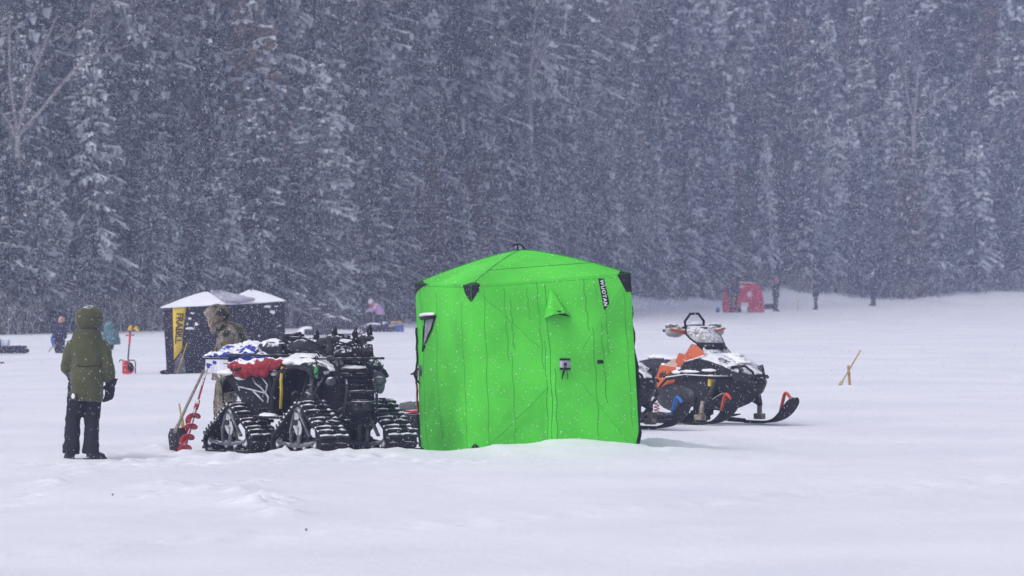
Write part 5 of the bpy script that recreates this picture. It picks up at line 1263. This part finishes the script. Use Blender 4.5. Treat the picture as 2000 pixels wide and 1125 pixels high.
# ================================================================== snowmobiles
def snowmobile(px0, py0, label, loop_m, aa=50):
    a = R(aa); g = G(px0, py0); org = V((g.x, g.y, gz(g.x, g.y) - .01)); s = FPX / g.y; ca_, sa_ = math.cos(a) * s, math.sin(a) * s
    root = thing('snowmobile', org, label, 'snowmobile', rz=-a, group='snowmobiles behind the green shelter')
    def L(px, py, y): return V(((px - px0 - sa_ * y) / ca_, y, (py0 - py) / s))
    OR, BK, PL = MT['orange'], MT['black_plastic'], MT['black_plain']
    B = MB
    # tunnel, track
    m = B(); m.xz([(-1.75, .42), (-1.72, .56), (-.2, .58), (.3, .55), (.3, .38), (-1.5, .36)], -.22, .22); m.build('tunnel', MT['steel_dark'], root, bevel=.015)
    x, z, Ln = hull2([(-1.45, .16, .15), (-.05, .16, .13), (.15, .34, .10), (-1.5, .32, .09)], 90); m = B(); n = len(x)
    m.loft([[V((x[i], y, z[i])) for y in (-.19, .19)] for i in range(n)] + [[V((x[0], y, z[0])) for y in (-.19, .19)]], cap=False, closed=False)
    for i in range(0, n, 2): m.box((x[i], 0, z[i]), (.03, .38, .05), None, 0, .004)
    m.build('drive_track', MT['rubber'], root, solid=.02)
    m = B(); m.tube([(-1.3, -.2, .12), (-.3, -.2, .12), (.05, -.2, .24)], .02, n=6); m.tube([(-1.3, .2, .12), (-.3, .2, .12), (.05, .2, .24)], .02, n=6)
    for xx in (-1.2, -.9, -.6, -.3): m.tube([(xx, -.21, .10), (xx, .21, .10)], .05, n=12)
    m.tube([(-.9, -.15, .14), (-.6, -.15, .40)], .025, n=6); m.build('rail_skid', MT['steel_dark'], root)
    m = B(); sp = [(-.55 + .02 * math.cos(t) * 2, -.235 + .03 * math.sin(t), .16 + t * .007) for t in [k * .5 for k in range(40)]]; m.tube(sp, .008, n=5); m.build('spring', MT['orange_red'], root)
    for sd in (-1, 1):
        m = B(); m.box((-.45, sd * .34, .40), (1.25, .20, .03), None, 0, .01); m.tube([(-1.05, sd * .43, .42), (.18, sd * .43, .42)], .02, n=6); m.build('running_board', PL, root)
    # body pan and side panels
    m = B()
    def sec(xx, w, z0, z1, zc): return [V((xx, -w, zc)), V((xx, -w * .93, z1 - .06)), V((xx, -w * .55, z1)), V((xx, 0, z1 + .02)), V((xx, w * .55, z1)), V((xx, w * .93, z1 - .06)), V((xx, w, zc)), V((xx, w * .85, z0 + .08)), V((xx, w * .45, z0)), V((xx, -w * .45, z0)), V((xx, -w * .85, z0 + .08))]
    m.loft([sec(*q) for q in ((-.32, .26, .34, .68, .5), (-.1, .36, .28, .84, .52), (.2, .44, .24, .92, .55), (.5, .45, .22, .98, .58), (.70, .43, .24, .95, .60), (.92, .37, .30, .88, .61), (1.12, .28, .38, .79, .62), (1.27, .17, .46, .70, .60), (1.32, .10, .52, .64, .58))], smooth=False); m.build('body', mat('sled_black', (.011, .011, .015), .4, snow=.54, snow_scale=5, fleck=.05, spec=.3), root, bevel=.025)
    for sd in (-1, 1):
        m = B(); m.ell((.05, sd * .40, .38), (.42, .075, .20)); m.build('side_bulge', mat('side_panel_black', (.016, .016, .02), .45, fleck=.03), root, sub=0)
        # orange side piece with lettering, on the near side of the photo sd = -1
        yy = sd * .335; P4 = [L(1280, 755, -.335), L(1293, 710, -.335), L(1320, 713, -.335), L(1336, 750, -.335)] if px0 > 1300 else [V((-.32, 0, .53)), V((-.20, 0, .80)), V((.06, 0, .78)), V((.2, 0, .55))]
        m = B(); m.xz([(p.x, p.z) for p in P4], yy + sd * .02, yy + sd * .04); pn = m.build('side_panel', OR, root, bevel=.006)
        if sd < 0:
            q0, q1 = P4[0], P4[3]; cxx = (q0.x + q1.x) / 2 - .0; czz = q0.z
            f = lambda u, v, e: V((cxx + u, yy - .04 - e, czz + .185 + v)); text_mesh('ski-doo', .125, f, 'lettering', MT['letter_black'], pn, bold=.004, shear=.25, spacing=.95)
            f2 = lambda u, v, e: V((cxx + .05 + u, yy - .04 - e, czz + .125 + v)); text_mesh('XP', .05, f2, 'lettering', MT['letter_black'], pn, bold=.003, shear=.3)
        m = B(); m.xz([(.02, .80), (.16, .90), (.30, .86), (.55, .74), (.30, .78)], sd * .36, sd * .40); m.build('orange_blade', OR, root, bevel=.004)
        m = B(); m.xz([(-.10, .86), (-.02, .99), (.22, .95), (.22, .82), (.08, .80)], sd * .22, sd * .30); m.build('console_cheek', OR, root, bevel=.01)
        m = B(); m.add([(.12, sd * .30, .96), (.32, sd * .30, .90), (.30, sd * .26, 1.10), (.05, sd * .12, 1.10), (.55, sd * .22, .92)], [(0, 1, 2), (0, 2, 3), (1, 4, 2)]); m.build('knee_cone', MT['orange_red'] if 0 else OR, root, solid=.02)
        m = B(); m.tube([(-.25, sd * .44, .52), (-.08, sd * .47, .63), (.30, sd * .48, .67), (.80, sd * .46, .66), (1.10, sd * .34, .66)], [.014, .02, .02, .02, .018], n=8); m.build('side_rail', PL, root)
        m = B(); m.tube([(-.22, sd * .44, .55), (-.08, sd * .47, .655), (.30, sd * .48, .695), (.80, sd * .46, .685), (1.06, sd * .36, .685)], [.006, .014, .011, .013, .005], n=6, flat=.7); m.build('rail_snow', MT['snow'], root)
        m = B(); m.box((.78, sd * .43, .62), (.05, .05, .16), (0, .1, 0), 0, .005); m.build('tab', MT['yellow'], root)
        m = B(); m.ell((.35, sd * .42, .735), (.22, .05, .022)); m.ell((.72, sd * .40, .755), (.14, .06, .025)); m.ell((.05, sd * .38, .72), (.12, .04, .03)); m.ell((.10, sd*.37, .79), (.10,.03,.05)); m.build('panel_snow', MT['snow'], root, disp=(.03, .07))
        # front suspension and ski
        m = B(); m.tube([(.62, sd * .28, .44), (.72, sd * .50, .30)], .03, n=8); m.tube([(.95, sd * .28, .46), (.74, sd * .50, .28)], .026, n=8); m.tube([(.84, sd * .32, .72), (.76, sd * .50, .27)], [.045, .04], n=10); m.build('suspension_arm', MT['steel_dark'], root)
        m = B(); m.tube([(.735, sd * .52, .34), (.70, sd * .55, .10)], [.036, .034], n=10); m.box((.70, sd * .55, .115), (.16, .09, .08), None, 0, .015); m.build('spindle', mat('brass_steel', (.20, .17, .12), .5, metal=.3, c2=(.34, .30, .23), scale=14), root)
        yk = sd * .55; prof = [(-.10, .075), (.05, .052), (.4, .050), (.75, .045), (1.0, .055), (1.13, .10), (1.25, .185), (1.345, .285), (1.395, .355), (1.42, .395)]; wd = [.055, .075, .085, .095, .11, .135, .15, .148, .115, .05]; g = []
        for (xx, zz), w in zip(prof, wd): g.append([V((xx, yk + w * u, zz - .012 * (1 - u * u))) for u in (-1, -.5, 0, .5, 1)])
        m = B(); m.sheet(g); m.tube([(.3, yk, .03), (.9, yk, .03)], .014, n=6); ski = m.build('ski', PL, root, solid=.024, sub=1)
        m = B(); m.tube([(1.10, yk, .12), (1.16, yk, .29), (1.205, yk, .42), (1.235, yk, .445), (1.27, yk, .43), (1.36, yk, .345)], [.022, .025, .025, .025, .024, .022], n=8, flat=.9); m.build('ski_loop', loop_m, ski)
        m = B(); m.box((.22, yk, .07), (.30, .10, .03), (0, .05, 0), 0, .008); m.box((.18, yk, .12), (.16, .11, .015), (0, -.2, 0), 0, .004); m.build('ski_saddle', PL, ski)
    # hood snow, headlights, windshield
    m = B(); m.ell((.72, .05, .965), (.16, .16, .022)); m.ell((.98, .0, .865), (.14, .14, .02)); m.ell((.45, -.26, .925), (.20, .05, .018)); m.ell((.93, -.22, .83), (.14, .05, .016)); m.ell((.85, -.02, .92), (.2, .08, .015)); m.build('hood_snow', MT['snow'], root, remesh=.018, sm=3, disp=(.05, .1))
    m = B()
    m.loft([[V((xx, -w, zz)), V((xx + .05, -w * .5, zz + .015)), V((xx + .07, 0, zz + .02)), V((xx + .05, w * .5, zz + .015)), V((xx, w, zz)), V((xx - .10, w * .7, zz)), V((xx - .14, 0, zz)), V((xx - .10, -w * .7, zz))] for xx, w, zz in ((.56, .17, .95), (.46, .19, 1.0), (.42, .21, 1.06), (.36, .20, 1.12), (.22, .15, 1.20), (.12, .12, 1.33))], smooth=False); m.build('headlight_pod', BK, root, bevel=.01)
    for sd in (-1, 1):
        m = B(); m.loft([[V((.59 - .05 * abs(i), sd * (.022 + .095 * i), .925)) for i in range(3)], [V((.56 - .06 * abs(i), sd * (.025 + .11 * i), .99)) for i in range(3)], [V((.50 - .06 * abs(i), sd * (.025 + .095 * i), 1.055)) for i in range(3)]], closed=False, cap=False); m.build('headlight', MT['lens'], root, solid=.03)
    m = B(); g = []
    for i in range(7):
        t = i / 6; row = []
        for j in range(11):
            u = -1 + 2 * j / 10; w = .30 * (math.sin(math.pi * (.25 + .62 * t)) ** .8); row.append(V((.47 - .36 * t * .9 - .16 * u * u, u * w, 1.11 + .25 * t)))
        g.append(row)
    m.sheet(g); m.build('windshield', MT['clear_plastic'], root, solid=.012)
    m = B(); m.tube([g[0][j] + V((-.01, 0, -.015)) for j in range(11)], .018, n=6); m.tube([g[i][0] for i in range(7)], .013, n=6); m.tube([g[i][10] for i in range(7)], .013, n=6); m.tube([g[6][j] for j in range(11)], .012, n=6); m.build('windshield_frame', PL, root)
    m = B(); m.loft([[V((x0, -.26, z0)), V((x1, -.02, z1)), V((x1, .02, z1)), V((x0, .26, z0))] for x0, z0, x1, z1 in ((.33, 1.05, .57, 1.05), (.29, 1.13, .52, 1.12))], closed=False, cap=False); m.build('pod_band', PL, root, solid=.02)
    # steering
    m = B(); m.tube([(.20, 0, .9), (-.02, 0, 1.29)], .04, n=8); m.tube([(-.10, -.40, 1.30), (-.05, -.2, 1.33), (-.02, 0, 1.34), (-.05, .2, 1.33), (-.10, .40, 1.30)], .015, n=8); m.box((-.01, 0, 1.345), (.10, .18, .06), None, 0, .02); m.tube([(-.10, -.40, 1.30), (-.16, -.47, 1.29)], .018, n=8); m.tube([(-.10, .40, 1.30), (-.16, .47, 1.29)], .018, n=8)
    m.tube([(-.06, -.28, 1.33), (-.02, -.36, 1.335), (-.08, -.48, 1.315)], .009, n=5); m.build('handlebar', PL, root)
    m = B(); m.ell((0, 0, 1.385), (.06, .10, .025)); m.build('bar_snow', MT['snow'], root, disp=(.03, .05))
    m = B(); m.tube([(-.03, -.165, 1.34), (-.03, -.175, 1.42), (-.03, -.075, 1.525), (-.03, .075, 1.525), (-.03, .175, 1.42), (-.03, .165, 1.34)], .018, n=8); m.build('grab_strap', PL, root)
    for sd in (-1, 1):
        m = B(); m.ell((-.03, sd * .37, 1.28), (.08, .17, .085)); m.build('handguard', MT['clear_plastic'], root, disp=(.02, .1))
        m = B(); m.loft([[V((.06 - .03 * abs(k), sd * (.20 + .075 * i), 1.27 + .035 * k * (1 - .15 * i) + .012 * i)) for i in range(5)] for k in (-1, 0, 1)], closed=False, cap=False); m.build('guard_stripe', OR, root, solid=.012)
        m = B(); m.ell((-.05, sd * .40, 1.345), (.07, .11, .05)); m.build('muff', MT['grey_cloth'], root, disp=(.03, .06))
    # seat, console
    m = B(); m.loft([ring(V((xx, 0, zz)), V((1, 0, .0001)), V((0, 1, 0)), w, h, 14, .7) for xx, w, h, zz in ((-1.45, .12, .06, .66), (-1.25, .19, .12, .71), (-.85, .20, .15, .78), (-.45, .18, .10, .80), (-.15, .15, .09, .84))]); m.build('seat', mat('seat_vinyl', (.022, .02, .034), .6, fleck=.02), root, sub=1)
    m = B(); m.ell((-.72, .0, .915), (.26, .15, .035)); m.ell((-.40, -.05, .895), (.16, .12, .03)); m.ell((-1.12, -.10, .83), (.06, .10, .05)); m.ell((-.45, -.17, .80), (.08, .03, .05)); m.build('seat_snow', MT['snow'], root, remesh=.018, sm=3, disp=(.06, .09))
    m = B(); m.loft([ring(V((xx, 0, zz)), V((1, 0, .0001)), V((0, 1, 0)), w, h, 12, .6) for xx, w, h, zz in ((-.20, .16, .06, .86), (.0, .22, .09, .90), (.25, .26, .10, .93))]); m.build('console', BK, root)
    m = B(); m.add([(-.32, -.33, .80), (-.04, -.33, .78), (.06, -.20, .885), (-.25, -.16, .90)], [(0, 1, 2, 3)]); m.build('console_wing', mat('frosted_orange', (.62, .40, .33), .6, var=.2), root, solid=.02)
    m = B(); m.box((-.52, -.36, .50), (.11, .012, .055), None, 0, .002); dc = m.build('number_decal', MT['letter_white'], root)
    text_mesh('N2', .05, lambda u, v, e: V((-.52 + u, -.366 - e, .50 + v)), 'lettering', MT['letter_black'], dc, bold=.002)
    m = B(); m.tube([(1.02, -.26, .80), (1.18, -.16, .82), (1.27, -.10, .74), (1.30, -.08, .62)], .018, n=8); m.tube([(1.02, .26, .80), (1.18, .16, .82), (1.27, .10, .74), (1.30, .08, .62)], .018, n=8); m.tube([(1.30, -.14, .68), (1.36, 0, .69), (1.30, .14, .68)], .02, n=8); m.build('front_bumper', PL, root)
    m = B()
    for k in range(2):
        c = V((1.05, -.30 + .05 * k, .745)); m.tube([c + V((.035 * math.cos(t) * (1 if k else .8), 0, .025 * math.sin(t))) for t in ([.9 + i * .4 for i in range(12)] if k else [.3 * i for i in range(5)])], .006, n=5)
    m.build('hood_emblem', MT['letter_white'], root)
    return root
snowmobile(1359, 826, 'black and orange snowmobile with tall windshield and orange ski loops right of the green shelter', MT['orange_red'])
snowmobile(1141, 838, 'snowmobile with blue ski loop almost hidden behind the green shelter', MT['blue_bright'])

# ================================================================== lesser gear
def cargo_sled():
    g = G(800, 848); t = thing('cargo_sled', onground(g), 'dark towed sled with grey roll and red bar peeking left of the green shelter', 'sled'); m = MB()
    for s in (-1, 1): m.tube([(-.16, s * .3, .22), (-.10, s * .3, .06), (.2, s * .3, .03), (.9, s * .3, .03)], .03, n=8)
    m.loft([[V((x, -.32, z1)), V((x, -.28, z0)), V((x, .28, z0)), V((x, .32, z1))] for x, z0, z1 in ((-.16, .20, .28), (-.06, .06, .26), (.3, .04, .25), (.95, .04, .25))], closed=False, cap=False); m.build('tub', MT['black_plastic'], t, solid=.02)
    m = MB(); m.tube([(-.06, -.2, .36), (.8, -.15, .36)], .075, n=14, round_=True); m.build('roll', mat('grey_roll', (.11, .115, .115), .8, snow=.5), t)
    m = MB(); m.tube([(-.05, -.27, .30), (.06, -.29, .295), (.2, -.28, .305), (.6, -.28, .31)], [.012, .024, .012, .012], n=8); m.build('bar', MT['red_paint'], t)
cargo_sled()
def power_auger():
    g = G(250, 731); s = FPX / g.y; t = thing('power_auger', onground(g), 'red powered ice auger standing upside down with yellow blade guard', 'auger'); red = mat('engine_red', (.55, .035, .035), .5, snow=.45)
    m = MB(); m.box((-.04, 0, .15), (.15, .16, .28), None, 0, .03); m.ell((.04, 0, .12), (.09, .09, .11)); m.build('engine', red, t, remesh=.018, sm=2)
    m = MB(); m.ell((.05, -.06, .15), (.06, .05, .10)); m.tube([(.0, 0, .29), (.13, 0, .29), (.15, 0, .24), (.15, 0, .02)], .013, n=6); m.tube([(-.02, 0, .27), (-.16, 0, .30), (-.18, 0, .26)], .013, n=6); m.build('handle', MT['black_plain'], t)
    m = MB(); m.tube([(0, 0, .3), (.03, 0, .72)], .015, n=8); m.build('shaft', MT['steel_dark'], t)
    m = MB(); m.tube([(.025, 0, .58), (.04, 0, .80)], [.018, .026], n=8); m.tube([(-.05, 0, .80), (.13, 0, .805)], .016, n=8); m.build('collar', red, t)
    m = MB(); m.tube([(.04, 0, .80), (.045, 0, .90)], .016, n=8); m.build('tip', MT['black_plain'], t)
    m = MB(); m.ell((.05, 0, .96), (.035, .03, .05)); m.ell((.03, -.01, .92), (.04, .03, .03)); m.ell((.17, .02, .93), (.03, .03, .05)); m.ell((.20, 0, .90), (.03, .03, .03)); m.tube([(.06, 0, .92), (.17, .02, .94)], .012, n=6); m.build('blade_guard', mat('guard_yellow', (.68, .40, .02), .6), t, disp=(.04, .05))
power_auger()
def far(name, px, py, label, cat, parts, group=None):
    g = G(px, py); t = thing(name, onground(g), label, cat, group=group)
    for nm, mm, fn in parts: m = MB(); fn(m); m.build(nm, mm, t)
    return t
REDC = mat('red_shelter_cloth', (.48, .022, .05), .75, snow=.35, var=.3, scale=3); BLUEC = mat('far_blue', (.03, .09, .42), .6, snow=.5); DK = mat('far_dark', (.022, .022, .036), .8, snow=.42); TAN = mat('far_tan', (.55, .33, .16), .8); WB = MT['light_metal']
def red_shelter():
    g = G(1452, 611); t = thing('flip_shelter', onground(g), 'red rounded flip-over shelter beyond the snowmobile', 'ice shelter'); s = FPX / g.y
    m = MB(); prof = [(-.98, 0), (-1.02, .5), (-.95, 1.1), (-.80, 1.42), (-.4, 1.50), (.3, 1.52), (.72, 1.46), (.92, 1.15), (1.02, .6), (1.05, 0)]
    m.loft([[V((x, y, z * k)) for x, z in prof] for y, k in ((-.02, .97), (.15, 1.0), (.8, 1.02), (1.5, .9))], closed=False, cap=False); m.build('canopy', REDC, t, solid=.03)
    m = MB(); m.xz([(-.98, 0), (-1.02, .5), (-.95, 1.1), (-.80, 1.42), (-.72, 1.45), (-.52, .9), (-.46, 0)], -.03, .0); m.build('door_flap', REDC, t)
    m = MB(); m.xz([(-.30, .25), (-.34, 1.0), (-.20, 1.46), (.5, 1.48), (.74, 1.40), (.95, 1.0), (1.03, 0), (.30, 0), (.24, .50), (-.12, .52), (-.16, .25)], -.03, .0); m.build('front_wall', REDC, t)
    m = MB(); m.box((-.10, -.05, 1.33), (.24, .02, .13), None, 0, .003); m.ell((.32, -.03, .92), (.14, .02, .17)); m.build('window', mat('far_window', (.55, .40, .46), .6), t)
    m = MB(); m.box((.1, .5, .15), (1.7, .8, .3), None, 0, .05); m.build('sled_base', DK, t)
red_shelter()
far('bucket', 1453, 612, 'white bucket in the doorway of the red shelter', 'bucket', [('pail', MT['letter_white'], lambda m: m.tube([(0, -.5, 0), (0, -.5, .36)], [.14, .17], n=14))])
far('bait_box', 1484, 609, 'orange and white box at the right foot of the red shelter', 'box', [('tub', TAN, lambda m: m.box((0, -.2, .16), (.36, .3, .32), None, 0, .03)), ('lid', MT['snow'], lambda m: m.box((0, -.2, .35), (.38, .32, .05), None, 0, .015))])
far('gear_sled', 1498, 606, 'low dark sled behind the pink-hatted person', 'sled', [('tub', DK, lambda m: m.loft([[V((x, -.3, .26)), V((x, -.25, .04)), V((x, .25, .04)), V((x, .3, .26))] for x in (-.5, -.4, .4, .5)], closed=False, cap=False)), ('load', DK, lambda m: (m.ell((0, 0, .24), (.40, .22, .12)), m.ell((.2, 0, .27), (.18, .2, .1))))])
far('fuel_can', 1402, 611, 'small blue can on the ice left of the red shelter', 'can', [('can', BLUEC, lambda m: (m.box((0, 0, .12), (.20, .15, .24), None, 0, .04), m.tube([(-.04, 0, .25), (.06, 0, .28)], .025, n=6)))])
for px, py, h in ((1558, 606, .5), (1860, 585, .7), (1950, 580, .7)):
    far('marker_stake', px, py, 'thin tan stake marking a hole on the far right ice', 'stake', [('stick', TAN, lambda m: m.tube([(0, 0, -.05), (.02, 0, h)], [.022, .016], n=6)), ('flag', TAN, lambda m: m.box((.04, 0, h), (.09, .015, .07), None, 0, .003))], group='thin stakes on the far ice')
# left background
far('work_sled', 20, 692, 'blue-topped low sled loaded with boxes at the left edge', 'sled', [('tub', DK, lambda m: m.loft([[V((x, -.25, .22)), V((x, -.2, .03)), V((x, .2, .03)), V((x, .25, .22))] for x in (-.5, -.4, .32, .40)], closed=False, cap=False)),
    ('cooler', mat('far_white_box', (.5, .55, .66), .7, snow=.5), lambda m: m.box((-.12, 0, .27), (.20, .3, .22), None, 0, .03)), ('cover', BLUEC, lambda m: (m.ell((-.33, 0, .30), (.14, .2, .12)), m.ell((.10, 0, .17), (.22, .2, .10)))), ('roll', DK, lambda m: (m.tube([(.05, -.1, .10), (.42, -.1, .10)], .07, n=10, round_=True)))])
far('tripod_stool', 104, 687, 'bright blue pack on thin legs beside the dark blue person', 'stool', [('pack', BLUEC, lambda m: (m.ell((.0, 0, .30), (.07, .07, .10)), m.ell((-.02, 0, .36), (.05, .06, .06)))), ('leg', DK, lambda m: (m.tube([(.06, 0, .25), (-.12, 0, 0)], .012, n=5), m.tube([(-.04, 0, .24), (.08, 0, 0)], .012, n=5)))])
far('fishing_rod', 5, 711, 'small dark tip-up frame at the left picture edge', 'tip-up', [('arm', DK, lambda m: (m.tube([(-.15, 0, .05), (.04, 0, .03)], .012, n=5), m.tube([(-.05, 0, 0), (.03, 0, .05)], .010, n=5)))])
# snowy machine and sled in the middle distance
def far_machine():
    g = G(650, 655); t = thing('snowmobile', onground(g), 'dark hazy snowmobile with cargo parked far behind the quad', 'snowmobile', rz=R(-12)); s = FPX / g.y
    m = MB(); m.loft([ring(V((x, 0, z)), V((1, 0, 0)), V((0, 1, 0)), w, h, 12, .7) for x, z, w, h in ((-.65, .30, .22, .12), (-.2, .42, .25, .2), (.2, .44, .28, .24), (.6, .35, .25, .16), (.85, .26, .1, .06))]); m.build('body', DK, t)
    m = MB(); m.ell((-.35, 0, .60), (.35, .16, .12)); m.build('seat', DK, t)
    m = MB(); m.ell((.15, 0, .72), (.10, .22, .14)); m.tube([(0, -.35, .78), (.1, 0, .80), (0, .35, .78)], .02, n=6); m.build('windshield', mat('far_grey', (.07, .07, .11), .6, snow=.3), t)
    m = MB(); m.box((-.55, 0, .72), (.5, .4, .34), None, 0, .08); m.ell((-.35, 0, .93), (.2, .18, .12)); m.build('cargo_pack', DK, t)
    for sd in (-1, 1):
        m = MB(); m.tube([(.2, sd * .4, .04), (.8, sd * .4, .03), (1.0, sd * .4, .10), (1.1, sd * .4, .24)], .03, n=6); m.build('ski', DK, t)
    m = MB(); m.box((-.5, 0, .12), (.9, .36, .22), None, 0, .08); m.build('drive_track', DK, t)
far_machine()
far('gear_sled', 745, 650, 'long low sled with blue box in front of the pink-jacketed person', 'sled', [('tub', DK, lambda m: m.loft([[V((x, -.28, .20)), V((x, -.22, .03)), V((x, .22, .03)), V((x, .28, .20))] for x in (-.75, -.62, .35, .5)], closed=False, cap=False)),
    ('blue_box', mat('far_box_blue', (.05, .09, .26), .7, snow=.3), lambda m: m.box((.60, -.1, .15), (.34, .3, .24), None, 0, .02)), ('load', mat('far_load', (.20, .22, .40), .8, snow=.6, c2=(.05, .06, .16), scale=5), lambda m: (m.ell((-.25, 0, .24), (.3, .2, .1)), m.ell((.12, 0, .27), (.14, .15, .1))))])
far('plank_bench', 775, 646, 'low tan wooden bench beside the blue box of the sled', 'bench', [('plank', TAN, lambda m: m.box((0, 0, .30), (.42, .2, .05), None, 0, .01)), ('leg', TAN, lambda m: m.box((-.15, 0, .14), (.05, .18, .28), None, 0, .006)), ('leg', TAN, lambda m: m.box((.15, 0, .14), (.05, .18, .28), None, 0, .006))])
far('snow_covered_mound', 600, 652, 'small snow-covered heap left of the far dark snowmobile', 'snow heap', [('heap', MT['snow'], lambda m: m.ell((0, 0, .05), (.34, .3, .22)))])
def crumb(px, py, label):
    t = thing('bark_chip', onground(G(px, py)), label, 'bark chip'); m = MB(); m.box((0, 0, .006), (.014, .013, .008), (0, .2, .4), 0, .003); m.tube([(-.012, 0, .014), (.010, .004, .018)], .003, n=5); m.build('chip', MT['black_plain'], t)
crumb(220, 968, 'tiny dark chip lying alone on foreground snow at left'); crumb(598, 1031, 'tiniest dark speck on the snow below the slush mound')
